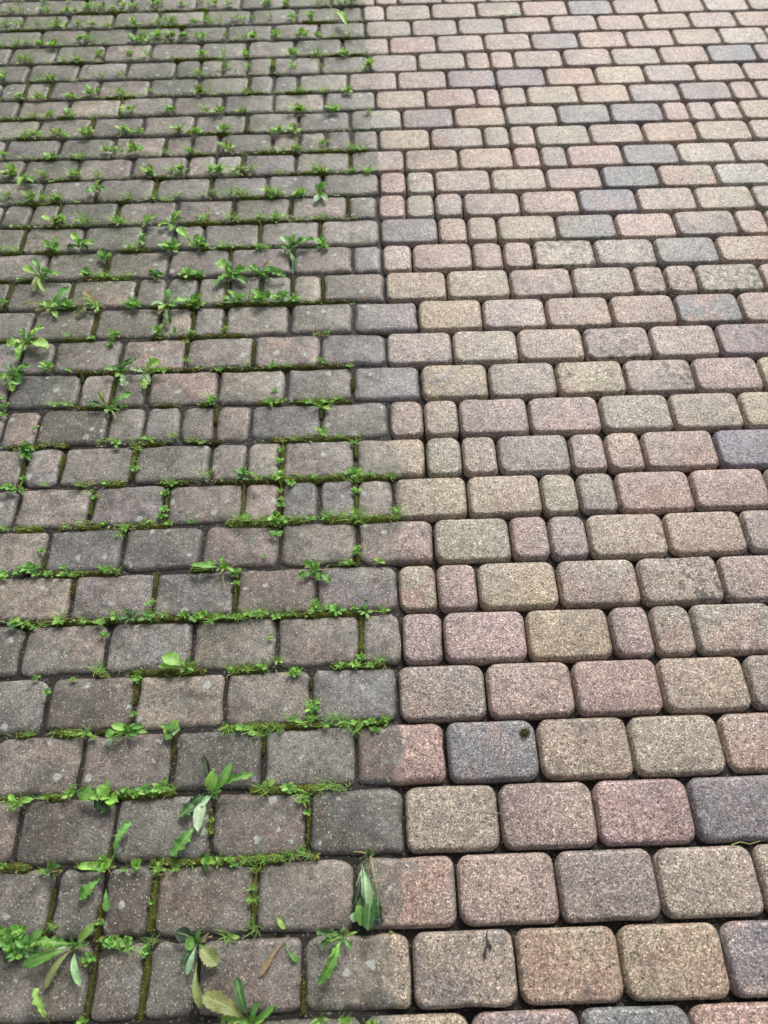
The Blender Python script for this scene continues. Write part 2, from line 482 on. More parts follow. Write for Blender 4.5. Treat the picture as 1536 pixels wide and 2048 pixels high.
# ------------------------------------------------------------------ paver shapes
def paver_geo(w, h, seed, worn):
    rng = random.Random(seed)
    hw, hh = w / 2, h / 2
    rad = [rng.uniform(0.021, 0.029) if not worn else rng.uniform(0.015, 0.028) for _ in range(4)]
    nseg = 5
    n_edge = [(6 if (c % 2 == 0 and w > 0.15) else 3) for c in range(4)]

    def outline(ins):
        corners = [(hw - ins, hh - ins, 0), (-hw + ins, hh - ins, 90), (-hw + ins, -hh + ins, 180), (hw - ins, -hh + ins, 270)]
        rr = [max(r - ins, 0.0035) for r in rad]
        pts = []
        for ci, (cx, cy, a0) in enumerate(corners):
            r = rr[ci]
            ox, oy = cx - math.copysign(r, cx), cy - math.copysign(r, cy)
            for q in range(nseg):
                a = math.radians(a0 + 90 * q / (nseg - 1))
                pts.append((ox + r * math.cos(a), oy + r * math.sin(a), math.cos(a), math.sin(a)))
            nxt = corners[(ci + 1) % 4]
            r2 = rr[(ci + 1) % 4]
            a = math.radians(a0 + 90)
            sx, sy = pts[-1][0], pts[-1][1]
            ex = nxt[0] - math.copysign(r2, nxt[0]) + r2 * math.cos(a)
            ey = nxt[1] - math.copysign(r2, nxt[1]) + r2 * math.sin(a)
            for q in range(1, n_edge[ci] + 1):
                f = q / (n_edge[ci] + 1)
                pts.append((sx + (ex - sx) * f, sy + (ey - sy) * f, math.cos(a), math.sin(a)))
        return pts
    pts = outline(0.0)
    jit = 0.0009 if not worn else 0.0038
    js = [rng.uniform(-jit, jit * 0.6) for _ in pts]
    js = [(js[i - 1] + 2 * js[i] + js[(i + 1) % len(js)]) / 3 for i in range(len(js))]
    if rng.random() < (0.35 if not worn else 0.6):          # a chipped spot on the rim
        c0 = rng.randrange(len(js))
        for q, f in ((-1, 0.5), (0, 1.0), (1, 0.6)):
            js[(c0 + q) % len(js)] -= f * rng.uniform(0.002, 0.0045 if worn else 0.003)
    if not worn:
        rings = [(0, -0.06), (0, -0.0105), (0.0013, -0.0097), (0.0021, -0.0068), (0.0040, -0.0028), (0.0068, -0.0007), (0.0110, 0.0)]
    else:
        rings = [(0, -0.06), (0.0, -0.0115), (0.0016, -0.0078), (0.0040, -0.0044), (0.0080, -0.0020), (0.0120, -0.0007), (0.0160, 0.0)]
    V, F = [], []
    n = len(pts)
    for ri, (ins, z) in enumerate(rings):
        for i, (x, y, nx, ny) in enumerate(outline(ins)):
            e = -js[i] * (0.4, 1.0, 1.0, 1.0, 0.9, 0.6, 0.2)[ri]
            if worn and 1 < ri < 5:
                e += rng.uniform(-0.0006, 0.0006)
            zz = z + (rng.uniform(-0.0005, 0.0005) if 2 < ri < 6 else 0) * (1.2 if worn else 0.7)
            V.append((x - nx * e, y - ny * e, zz))
    for ri in range(len(rings) - 1):
        for i in range(n):
            j = (i + 1) % n
            F.append((ri * n + i, ri * n + j, (ri + 1) * n + j, (ri + 1) * n + i))
    V.append((0, 0, 0.0))
    c = len(V) - 1
    top = (len(rings) - 1) * n
    for i in range(n):
        F.append((top + i, top + (i + 1) % n, c))
    return V, F


NVAR = 12
VARS = {}
for worn in (False, True):
    for half in (False, True):
        for v in range(NVAR):
            w = W / 2 if half else W
            g = 0.0060 if not worn else 0.0066
            V, F = paver_geo(w - g, H - g - 0.001, v * 17 + 5 * half + 100 * worn, worn)
            me = bpy.data.meshes.new('paver')
            me.from_pydata(V, [], F)
            me.materials.append(M_PAVER)
            me.polygons.foreach_set('use_smooth', [True] * len(F))
            VARS[worn, half, v] = (me, V, F)

TINT = {'t': (0.296, 0.240, 0.182), 'r': (0.296, 0.226, 0.189), 'p': (0.250, 0.204, 0.180), 'd': (0.176, 0.163, 0.166),
        'b': (0.276, 0.226, 0.187), 'k': (0.328, 0.276, 0.236), 'g': (0.247, 0.220, 0.196)}
START = {0: 722, 1: 607, 2: 712, 3: 616, 4: 712, 5: 621, 6: 722, 7: 635, 8: 715, 9: 787, 10: 712, 11: 642, 12: 706, 13: 642, 14: 707, 15: 645, 16: 765, 17: 760,
         18: 756, 19: 759, 20: 701, 21: 757, 22: 701, 23: 751, 24: 696, 25: 739, 26: 685, 27: 730, 28: 725}      # left joint (px) of the first coded stone
# colours of the cleaned stones, row by row from the stain edge to the right ('*' after a letter: black growth)
CLEAN = {
    0: 'tddr', 1: 'rttt d', 2: 'ttptr', 3: 'dtprd', 4: 'rdrtr', 5: 'dprrtp', 6: 'brrtbpb', 7: 'dbrtpb*p', 8: 'ttpprbp',
    9: 'ttbpbr', 10: 'ttbpgrpd', 11: 'tbrprtbt', 12: 'dttt*b*b', 13: 'dgktp*bd*', 14: 'dtkbrdr', 15: 'btttbp*b*b*t',
    16: 'krtrk*k*dt', 17: 'drbtdkrr', 18: 'rbgbtdbrg', 19: 'rkrtbdtk', 20: 'rttrgrdkb', 21: 'tbgrtptt b', 22: 'gdtbddrbk',
    23: 'trbbttbprr', 24: 'bbddttbbr', 25: 'pbbktbbrdb', 26: 'brkbdtrbkk', 27: 'tpprbttbt', 28: 'kbbtrdbbkb'}


def parse_codes(s):
    out = []
    for ch in s.replace(' ', ''):
        if ch == '*':
            out[-1] = (out[-1][0], 1.0)
        else:
            out.append((ch, 0.0))
    return out


CLEAN = {k: parse_codes(v) for k, v in CLEAN.items()}
EDGES = {}              # row -> list of joint X
rng = random.Random(11)
pavers = []             # (visible area px, data)
for k in range(KMIN, KMAX + 1):
    y = row_y[k]
    if k in ROWS:
        xs = [p.x for p in row_pts[k]]
        if k == 13:
            xs.insert(0, G(40, 714).x)
    else:
        xs = [rng.uniform(-0.1, 0.1) + (0.105 if k % 2 else 0)]
    lim_l, lim_r = -1.9 - 0.0 * k, 2.1
    while xs[-1] < lim_r:
        xs.append(xs[-1] + (W / 2 if rng.random() < 0.16 else W) + rng.uniform(-0.002, 0.002))
    while xs[0] > lim_l:
        xs.insert(0, xs[0] - ((W / 2 if rng.random() < 0.16 else W) + rng.uniform(-0.002, 0.002)))
    EDGES[k] = xs
    codes = CLEAN.get(k)
    i0 = 999
    if codes:
        i0 = min(range(len(xs)), key=lambda i: abs(PX((xs[i], y + row_s[k] * xs[i], 0))[0] - START[k]))
    for pi, (a, b) in enumerate(zip(xs[:-1], xs[1:])):
        cx = (a + b) / 2
        half = (b - a) < 0.75 * W
        bx = bound_x(y)
        right = b > bx + 0.012
        code, spots = None, 0.0
        if codes and 0 <= pi - i0 < len(codes):
            code, spots = codes[pi - i0]
        if code is None:
            code = rng.choice('ttrrpdbbkg' if right else 'ttrrrpddbbgg')
            spots = 1.0 if rng.random() < 0.08 else 0.0
        worn = cx < bx
        tint = [c * rng.uniform(0.93, 1.07) for c in TINT[code]]
        # height of the row above / below decides the paver's depth
        yb = (row_y[k] + row_y.get(k - 1, row_y[k] - H)) / 2
        yt = (row_y[k] + row_y.get(k + 1, row_y[k] + H)) / 2
        cy = (yb + yt) / 2 + row_s[k] * cx
        q = [PX((px_, py_, 0)) for px_, py_ in ((a, cy - H / 2), (b, cy - H / 2), (b, cy + H / 2), (a, cy + H / 2))]
        mx0, mx1 = max(min(c[0] for c in q), 0), min(max(c[0] for c in q), 1536)
        my0, my1 = max(min(c[1] for c in q), 0), min(max(c[1] for c in q), 2048)
        area = max(mx1 - mx0, 0) * max(my1 - my0, 0)
        z = rng.uniform(-0.0022, 0.0012) if not worn else rng.uniform(-0.0026, 0.0012)
        tl = 0.009 if not worn else 0.011
        pavers.append(dict(area=area, x=cx, y=cy, z=z, sx=(b - a) / (W / 2 if half else W), sy=(yt - yb) / H,
                           rx=rng.uniform(-tl, tl), ry=rng.uniform(-tl, tl), rz=math.atan(row_s[k]) + rng.uniform(-0.004, 0.004) * (2 if worn else 1),
                           flip=rng.random() < 0.5, key=(worn, half, rng.randrange(NVAR)), tint=tint, spots=spots, seed=rng.random()))
pavers.sort(key=lambda d: -d['area'])


def paver_matrix(d):
    return (Matrix.Translation((d['x'], d['y'], d['z'])) @ Matrix.Rotation(d['rz'] + (math.pi if d['flip'] else 0), 4, 'Z')
            @ Matrix.Rotation(d['rx'], 4, 'X') @ Matrix.Rotation(d['ry'], 4, 'Y') @ Matrix.Diagonal((d['sx'], d['sy'], 1, 1)))


for d in pavers[:300]:
    o = new_obj('paver', VARS[d['key']][0], pavement)
    o.matrix_basis = paver_matrix(d)
    o.color = (*d['tint'], d['spots'])
JV, JF, JC, JS = [], [], [], []
for d in pavers[300:]:
    me, V, F = VARS[d['key']]
    m = paver_matrix(d)
    o0 = len(JV)
    JV += [tuple(m @ Vector(v)) for v in V]
    JF += [tuple(i + o0 for i in f) for f in F]
    JC += [(*d['tint'], d['spots'])] * len(V)
    JS += [d['seed']] * len(V)
me = bpy.data.meshes.new('paver_field')
me.from_pydata(JV, [], JF)
at = me.attributes.new('tint', 'FLOAT_COLOR', 'POINT'); at.data.foreach_set('color', np.array(JC, dtype=np.float32).ravel())
at = me.attributes.new('seed', 'FLOAT', 'POINT'); at.data.foreach_set('value', np.array(JS, dtype=np.float32))
me.materials.append(M_PAVER_J)
me.polygons.foreach_set('use_smooth', [True] * len(JF))
far = new_obj('paver_field', me, pavement)
far['kind'] = 'stuff'
far['label'] = 'farther pavers of the same paving'


# ------------------------------------------------------------------ leaves
class LB:
    """collects leaves into one mesh: positions, faces, uv, tint"""
    def __init__(self):
        self.V, self.F, self.UV, self.C = [], [], [], []

    def leaf(self, base, tip, width, shape='lance', arch=0.01, tint=(1, 1, 1), rng=random, n=None, wide=3, bend=0.0, fold=0.22):
        base, tip = Vector(base), Vector(tip)
        d = tip - base
        L = max(d.length, 1e-4)
        side = d.cross(Vector((0, 0, 1)))
        side = side.normalized() if side.length > 1e-6 else Vector((1, 0, 0))
        up = side.cross(d).normalized()
        if up.z < 0:
            up = -up
        if n is None:
            n = {'lobed': 20, 'toothed': 18, 'lance': 10, 'ovate': 8, 'blade': 4, 'stem': 5}[shape]
        us = {2: (-1, 1), 3: (-1, 0, 1), 5: (-1, -0.5, 0, 0.5, 1)}[wide]
        o0 = len(self.V)
        ph, ph2 = rng.uniform(0, 6), rng.uniform(0, 6)
        k = rng.uniform(4.0, 6.0)
        tw = rng.uniform(-0.5, 0.5) if wide == 5 else 0.0
        lob = [rng.uniform(0.55, 1.1) for _ in range(2 * (n + 2))]
        for i in range(n + 1):
            t = i / n
            if shape == 'ovate':
                s = max((t - 0.34) / 0.66, 0)
                wd = (math.sin(math.pi * min(s, 1) ** 0.85) ** 0.55 if 0 < s < 1 else 0)
                wd = max(wd, 0.09 if t < 0.5 else 0.02)
            elif shape == 'blade':
                wd = (1 - t) ** 0.7 * 0.9 + 0.06
            elif shape == 'stem':
                wd = 1.0 - 0.4 * t
            else:
                s = max((t - 0.16) / 0.84, 0)
                wd = (s ** 0.95) * (max(1 - s, 0) ** 0.42) * 1.95 if s > 0 else 0
                wd = max(min(wd, 1.05), 0.11 if t < 0.6 else 0.02)
                ws = wd
                if shape == 'lobed' and 0.2 < t < 0.97:
                    wd *= 0.86 + 0.24 * math.sin(t * k * 6.28 + ph)
                if shape == 'toothed' and 0.2 < t < 0.97:
                    pass
            if shape in ('ovate', 'blade', 'stem'):
                ws = wd
            c = base + d * t + up * (arch * math.sin(math.pi * min(t * 1.05, 1)) ) + side * (bend * L * math.sin(math.pi * t))
            for u in us:
                wav = 0.0
                if shape in ('lance', 'lobed', 'toothed', 'ovate') and abs(u) > 0.9:
                    wav = 0.10 * width * math.sin(t * 11 + ph2 + u * 1.3)
                asym = 1.0
                if shape == 'lobed' and abs(u) > 0.9:
                    asym = lob[2 * i + (u > 0)]
                if shape == 'toothed' and abs(u) > 0.9:
                    asym = 0.94 + (0.10 if i % 2 else -0.08) + 0.06 * lob[2 * i + (u > 0)]
                ca, sa = math.cos(tw * t), math.sin(tw * t)
                lx, lz = u * wd * asym * width / 2, fold * ws * width * (abs(u) ** 1.4) + wav
                p = c + side * (lx * ca - lz * sa) + up * (lx * sa + lz * ca)
                if p.z < 0.0022:
                    p.z = 0.0022 + 0.0006 * (abs(u))
                self.V.append(p)
                self.UV.append((t, 0.5 + u / 2))
                self.C.append(tint)
        m = len(us)
        for i in range(n):
            for j in range(m - 1):
                a = o0 + i * m + j
                self.F.append((a, a + 1, a + m + 1, a + m))

    def mesh(self, name, origin, mat=None):
        me = bpy.data.meshes.new(name)
        me.from_pydata([tuple(v - origin) for v in self.V], [], self.F)
        uvl = me.uv_layers.new(name='UVMap')
        idx = np.empty(len(me.loops), dtype=np.int32); me.loops.foreach_get('vertex_index', idx)
        uvl.data.foreach_set('uv', np.array(self.UV, dtype=np.float32)[idx].ravel())
        at = me.attributes.new('tint', 'FLOAT_COLOR', 'POINT')
        at.data.foreach_set('color', np.array([(*c, 1) for c in self.C], dtype=np.float32).ravel())
        me.materials.append(mat or M_LEAF)
        me.polygons.foreach_set('use_smooth', [True] * len(self.F))
        return me


LEAFC = {'g': (0.125, 0.315, 0.060), 'l': (0.27, 0.50, 0.100), 'y': (0.215, 0.240, 0.090), 'd': (0.050, 0.140, 0.045),
         'p': (0.30, 0.48, 0.27), 'k': (0.022, 0.045, 0.030), 'b': (0.30, 0.21, 0.13), 'o': (0.36, 0.27, 0.08), 'w': (0.54, 0.68, 0.48)}
SHAPES = {'L': 'lance', 'T': 'toothed', 'B': 'lobed', 'O': 'ovate', 'G': 'blade', 'S': 'stem'}

THINGS = []          # (object, px, py, look)


def register(o, px, py, look, cat, group=None):
    o['category'] = cat
    if group:
        o['group'] = group
    THINGS.append((o, px, py, look))


# big weeds: name | look | base | leaves  tipx,tipy,width,shape,colour[,lift cm[,basex,basey]]
BIG = '''
rosette_weed|large spreading rosette of narrow leaves|155,1889|189,1847,17,L,l,4;70,1881,21,B,g,2.5;84,1896,12,L,l,1;44,1930,23,T,g,1.5;89,1978,15,L,y,1;160,1972,16,L,p,1;142,1872,6,L,g,3;139,1905,8,L,b,.4
broad_weed|dark broad leaved weed|62,1892|56,1868,20,O,g,2;86,1860,17,L,g,3;66,1916,24,O,d,1;40,1903,18,O,d,1;30,1880,16,O,g,2;78,1878,14,O,l,2.5
wilted_weed|half wilted weed with yellow leaves|396,1884|350,1864,24,O,k,1;368,1891,22,O,g,1.5;374,1951,14,L,p,.8;402,1858,9,L,g,3;434,1932,34,T,y,1;404,2018,19,T,y,1.2,394,1925;382,1872,12,O,k,1;412,1900,9,L,d,1;360,1935,9,L,d,.6;418,1866,4,S,b,1.5;425,1872,3,S,b,1
toothed_weed|weed with big yellowing toothed leaf|501,2046|404,1992,36,T,y,2;440,2030,24,B,l,1;472,1952,20,L,d,3;519,2001,15,L,g,4;550,2010,14,L,g,4;480,2040,12,L,g,2;530,2036,10,L,l,1.5
wilted_weed|limp weed with long lobed leaf|688,1868|638,1970,24,B,g,.8;655,1945,19,B,l,.8;632,1863,18,B,d,1.2;640,1890,16,B,d,1;662,1908,16,B,d,1;715,1864,5,L,l,.8;703,1899,8,O,g,.6;693,1855,11,O,p,1.5;708,1872,4,S,y,.8;650,1878,14,B,l,1.4;672,1880,12,L,d,1
wet_weed|dark wet weed with drooping leaves|738,1708|735,1862,28,T,d,.6,727,1722;739,1818,17,L,p,1.2,724,1730;706,1814,14,L,k,.8,722,1738;726,1852,19,T,g,.5,716,1785;760,1836,17,B,d,.4,757,1782;759,1850,18,O,k,.2,758,1825;707,1845,16,O,p,.3,714,1815;714,1775,9,L,p,.8,724,1730;742,1698,9,L,d,1;757,1785,3,S,p,.6,742,1708;733,1765,3,S,b,.6,744,1712;727,1728,3,S,k,.9;722,1716,2.5,S,k,1.4;728,1800,8,L,w,1.3,724,1740;716,1830,13,T,d,.5,714,1770
rosette_weed|tall weed with upright and hanging leaves|427,1590|467,1524,19,L,g,5;430,1538,22,O,l,4;408,1509,18,L,k,3;508,1546,16,B,g,2;396,1663,25,O,w,1.2,406,1588;358,1634,30,B,d,.8,404,1600;342,1712,28,B,g,.8,400,1640;402,1612,12,L,p,2;440,1572,6,L,g,3;447,1560,5,L,l,3;376,1610,18,B,d,.6
rosette_weed|bushy weed with rounded lobed leaves|219,1596|153,1583,32,B,g,1.5;188,1614,26,O,k,.5;196,1571,22,O,l,3;235,1604,21,O,l,2;202,1627,26,O,d,.5;213,1556,8,O,g,2;207,1600,14,L,l,2;225,1613,16,O,l,1.5;181,1597,18,B,l,2
trailing_weed|weed with crinkled leaves above and below|213,1735|259,1643,22,B,g,1.5,226,1714;158,1797,27,B,g,.6,206,1752;214,1823,16,L,g,.6,212,1778;154,1734,15,O,l,1.5;172,1728,14,O,l,2;190,1738,13,O,g,1.5;201,1727,13,O,l,2.5;224,1723,18,O,l,3;208,1745,12,O,l,2;180,1742,14,O,g,1;230,1707,6,L,g,3;196,1757,4,S,b,.6
leafy_tuft|dense dark tuft of small crowded leaves|106,1740|88,1738,10,O,d,1.5;96,1724,8,L,g,2.5;112,1718,9,L,g,3;122,1732,10,O,d,2;118,1750,10,O,g,1;104,1758,9,L,d,.7;92,1748,9,O,g,1;108,1736,9,O,d,3;116,1742,8,O,b,2;98,1734,8,O,g,2;82,1748,5,L,l,.5
seedling|bright seedling of five round leaves|272,1731|284,1720,12,O,l,2;261,1726,10,O,l,1.5;283,1733,12,O,l,1;272,1717,10,O,l,2.5;270,1747,9,O,g,.5
seedling|pale broad leaved seedling over the moss|414,1722|419,1703,13,O,g,3;402,1720,14,O,l,1.5;430,1722,14,O,l,2;411,1746,13,O,d,.5;421,1731,9,O,l,1
stalked_seedling|single pale leaf on a long stalk|97,2047|67,1978,18,B,l,2.5
seedling|small bright round leaved seedling|167,2046|165,2030,13,O,l,2;152,2043,9,O,l,1;178,2040,8,L,g,1.5
seedling|fleshy pale seedling with overlapping leaves|342,1463|362,1457,20,O,p,1.5;357,1440,16,O,l,2;327,1457,18,O,l,1.5;332,1481,15,O,g,.6;320,1451,10,O,g,1;343,1448,14,O,p,2.5;350,1444,9,L,l,2
broad_weed|round leaved weed mixed with straggling grass|256,1462|221,1451,15,O,l,3;250,1449,24,O,l,2;282,1466,19,O,g,1;264,1474,14,O,g,.6;289,1452,11,O,g,1.5;210,1472,16,O,g,1,236,1463;205,1485,4,G,l,1;215,1488,4,G,l,1;226,1488,4,G,y,.8;253,1512,2,G,b,.3;297,1464,8,O,l,1;242,1452,11,O,g,2;270,1447,5,L,l,2.5
small_weed|small weed with leaves reaching left|376,1338|323,1313,26,O,l,2;315,1332,12,L,l,1;382,1312,9,L,g,3;364,1322,8,L,l,2;391,1322,5,L,l,2
seedling|tiny pale seedling beside a bare joint|95,1389|88,1376,8,O,l,1.5;101,1375,10,O,p,2;84,1385,7,L,l,1;103,1384,7,O,l,1
seedling|bluish green seedling of round leaves|28,1247|17,1252,11,O,g,1;25,1234,11,O,p,2;41,1236,12,O,l,1.5;38,1249,11,O,g,1;22,1260,10,O,p,.5;31,1242,9,O,l,2.5
small_weed|small rosette with five toothed leaves|633,1144|607,1122,15,B,g,2;624,1117,12,B,g,2.5;596,1151,17,B,g,1;641,1121,7,O,l,2.5;661,1165,15,B,g,.6;641,1161,14,B,g,.6;618,1146,7,L,g,1
small_weed|grassy weed lying along its joint|449,1139|381,1130,16,L,g,1.5;405,1134,12,L,d,1;443,1113,15,B,l,2.5;452,1124,8,L,g,2;458,1131,7,L,g,1;449,1184,2.5,S,b,.2
leafy_tuft|bushy bright clump at a cross joint|553,1042|543,1030,14,O,l,3;560,1027,16,O,l,3;571,1036,14,O,l,2;534,1040,12,O,l,1.5;553,1054,13,O,g,1;543,1074,16,O,g,.6,554,1060;561,1073,15,O,g,.6,556,1060;566,1048,12,O,g,1;540,1050,10,L,l,1;576,1043,9,L,l,1;550,1020,9,L,g,3
small_weed|lobed leaves cut by the left edge|44,981|-2,974,15,B,g,1.5;12,968,10,B,l,1;20,985,10,L,g,.8;46,962,6,L,l,2;48,990,5,L,l,.5
rosette_weed|dark blue green rosette with rounded leaves|52,900|38,906,11,O,d,1.5;43,918,12,O,g,1;54,884,11,O,g,3;66,890,13,O,g,2;71,899,11,O,g,1;63,910,12,O,d,1;48,892,11,O,d,2.5;58,902,10,O,g,2;36,895,9,O,d,1;60,922,9,O,g,.5
seedling|single four leaved seedling|234,887|233,874,8,O,l,2;223,889,10,O,g,1;243,887,10,O,p,1;235,898,8,O,l,.5
small_weed|spindly weed with two long side leaves|217,817|175,804,14,B,d,1.5;178,814,10,B,g,1;202,780,5,L,l,3;193,783,6,O,y,3;264,786,18,B,g,2;233,840,5,L,y,.6;240,820,5,L,g,1;215,826,9,O,l,.6
small_weed|bluish lobed rosette left of its twin|243,746|209,738,15,B,p,1.5;231,754,14,B,l,1;249,772,14,B,p,.6;272,716,17,B,d,2.5;238,724,12,B,d,2.5;225,732,10,L,g,2;256,737,9,L,g,2;251,722,10,B,g,3
small_weed|pale lobed rosette right of its twin|297,748|259,738,13,B,p,1.5;320,721,22,B,l,3;334,741,14,B,l,1.5;288,778,20,B,l,.6;300,765,8,L,p,.8
broad_weed|leafy pale weed with large crinkled leaves|56,688|86,653,24,B,l,3;94,696,27,T,l,1.5;12,689,20,B,l,1.5;38,720,19,B,l,.8;46,656,14,B,g,3;30,697,16,B,l,1;70,672,16,B,g,3;50,700,14,O,y,1
broad_weed|curly leaved weed beside the left edge|28,758|60,731,24,B,g,2;45,765,24,O,g,1;-2,752,17,B,l,1.5;24,783,15,B,l,.6;20,728,12,B,g,2.5;52,748,20,B,d,1;8,772,14,O,d,.8;36,738,16,B,g,2.5
small_weed|narrow leaved rosette at the paver corner|104,621|90,599,17,O,l,2.5;69,620,11,L,y,1;43,610,6,L,y,1;139,575,18,L,g,3;114,636,10,O,l,.6;78,606,9,L,l,2;132,618,6,L,g,1
small_weed|yellowing weed with one brown leaf|198,615|166,582,10,L,o,2.5;153,598,10,L,y,2;167,603,16,O,l,1.5;152,628,20,B,y,.6;176,614,14,O,p,1;190,604,9,L,l,2;193,626,8,L,l,.6
small_weed|cross shaped rosette with pale edged leaves|336,613|341,577,13,L,g,3;301,609,15,L,p,1;378,603,17,B,l,1;338,653,17,B,d,.5;314,628,8,L,b,.6;318,620,12,O,l,1;352,611,10,L,g,1.5
small_weed|rosette with two pale leaves leaning left|80,554|46,533,16,L,l,2;68,518,13,L,g,3;97,535,13,B,g,2.5;118,552,12,B,l,1;99,558,10,L,g,1;69,584,12,L,y,.5;89,584,9,L,l,.5;128,545,9,L,g,2;105,546,10,B,g,2
leafy_tuft|dark bluish cluster of small leaves|308,549|296,545,9,O,d,2;303,538,9,O,g,2.5;318,545,9,O,d,2;329,551,10,O,g,1;315,555,9,O,d,1;300,553,9,O,g,1;310,560,7,O,l,.5;322,562,6,O,y,.3
rosette_weed|large glossy rosette with six broad leaves|464,552|435,520,24,T,l,2.5;457,519,15,L,d,3;438,558,22,T,l,1;427,572,13,T,g,.6;495,567,16,T,g,.6;497,540,19,B,g,1.5;452,535,14,L,g,3;480,545,14,B,l,2
small_weed|sprawling weed with a dead tan leaf|521,550|500,529,13,T,g,2;477,543,14,B,l,1.2;548,536,13,T,g,2;572,553,18,B,g,1;526,536,12,L,b,1,556,524;511,534,10,L,g,2;540,562,7,L,g,.4
small_weed|upright dark weed with spreading leaves|580,502|561,471,15,T,p,3;589,468,16,T,g,3.5;627,479,20,B,g,1.5;559,493,12,B,g,1;597,488,14,B,d,2;570,505,12,B,d,1;586,548,9,L,d,.4;592,530,9,L,g,.5
small_weed|bluish weed at paver corner|640,389|632,367,12,O,g,3;654,364,14,O,g,3;629,405,12,O,p,.8;654,403,11,O,p,.8;641,376,10,O,l,2;646,395,9,O,g,1;633,391,9,O,g,1
small_weed|leafy weed with curled pale leaves|346,447|363,423,17,B,l,3;316,452,17,B,l,1;341,463,14,O,g,.6;330,436,11,L,g,2;353,432,12,B,d,2;368,440,11,B,g,1
small_weed|thin leaved weed beside a leafier|294,447|289,428,9,L,l,2.5;312,432,12,L,l,2.5;283,455,10,B,g,.6;302,440,8,L,g,2
small_weed|small weed of paired pale leaves|284,478|277,463,9,O,p,2.5;291,468,9,O,l,2;285,490,11,O,g,.6;276,474,9,O,l,1.5
small_weed|weed with long pale flopping leaf|386,489|356,455,17,L,l,2;412,477,10,L,l,2;400,470,9,L,g,3;378,492,9,O,l,.6;409,492,12,B,d,1
small_weed|upright pale weed|159,494|145,466,16,T,l,3;153,484,12,L,p,2;188,487,15,L,l,1.5;135,499,15,B,d,.8;176,498,13,B,d,.8;165,478,9,L,g,2.5
small_weed|sparse weed with one rounded bright leaf|194,384|172,379,18,O,g,1.5;199,360,11,B,l,3;186,368,8,L,l,2.5;213,380,9,L,g,2;207,372,7,L,y,2.5
small_weed|bright weed with long dry straws|48,357|44,343,11,O,g,2.5;66,365,16,O,g,1;36,371,9,O,l,.8;56,346,9,L,l,2.5;50,371,4,G,y,1,18,399;57,374,3,G,b,1,10,402
blade_weed|long pale leaf leaning over paver|698,72|677,22,14,L,l,3;704,64,8,L,g,2;690,64,7,L,l,1.5
'''
CODE_LIFT = 0.01
rng = random.Random(5)
for line in BIG.strip().split('\n'):
    name, look, b, lv = line.split('|')
    bx_, by_ = map(float, b.split(','))
    org = G(bx_, by_, 0.0)
    root = new_obj(name, None, loc=org)
    root.empty_display_size = 0.02
    extra = []
    if name not in ('seedling', 'stalked_seedling', 'blade_weed'):
        sc = 1.0 if by_ > 1000 else (0.7 if by_ > 500 else 0.5)
        for _ in range(rng.randint(4, 6)):
            a_ = rng.uniform(0, 6.283); q_ = rng.uniform(9, 24) * sc
            extra.append('%.1f,%.1f,%.1f,%s,%s,%.1f' % (bx_ + math.cos(a_) * q_, by_ + math.sin(a_) * q_ * 0.6, rng.uniform(4, 9) * sc, rng.choice('LBOLS'.replace('S', 'L')), rng.choice('gdlgyb'), rng.uniform(0.3, 2.0)))
        for _ in range(3):
            a_ = rng.uniform(0, 6.283); q_ = rng.uniform(12, 34) * sc
            extra.append('%.1f,%.1f,%.1f,S,%s,%.1f' % (bx_ + math.cos(a_) * q_, by_ + math.sin(a_) * q_ * 0.6, 2.0 * sc + 0.5, rng.choice('ybo'), rng.uniform(0.1, 0.8)))
    for ls in lv.split(';') + extra:
        q = ls.split(',')
        tx, ty, wpx = float(q[0]), float(q[1]), float(q[2])
        shape, cc = SHAPES[q[3]], q[4]
        lift = float(q[5]) * 0.01 if len(q) > 5 else 0.01
        s = px_size(tx, max(ty, 0))
        if len(q) > 7:
            bp = G(float(q[6]), float(q[7]), 0.006)
        else:
            bp = G(bx_ + rng.uniform(-2, 2), by_ + rng.uniform(-1.5, 1.5), 0.003)
        tp = G(tx, ty, lift * 1.2 + 0.003)
        lb = LB()
        L = (tp - bp).length
        v = rng.uniform(0.85, 1.15)
        lb.leaf(bp, tp, wpx * s * (1.3 if shape == 'lobed' else 1.1), shape, arch=min(0.16 * L, 0.016) * rng.uniform(0.7, 1.3), tint=(v * rng.uniform(0.92, 1.08), v, v * rng.uniform(0.9, 1.1)),
                rng=rng, wide=5 if shape not in ('blade', 'stem') else 2, bend=rng.uniform(-0.07, 0.07), fold=rng.uniform(0.08, 0.34))
        pn = 'stem' if shape == 'stem' else 'leaf'
        o = new_obj(pn, lb.mesh(pn, org), root)
        o.color = (*LEAFC[cc], 1)
    register(root, bx_, by_, look, 'weed')

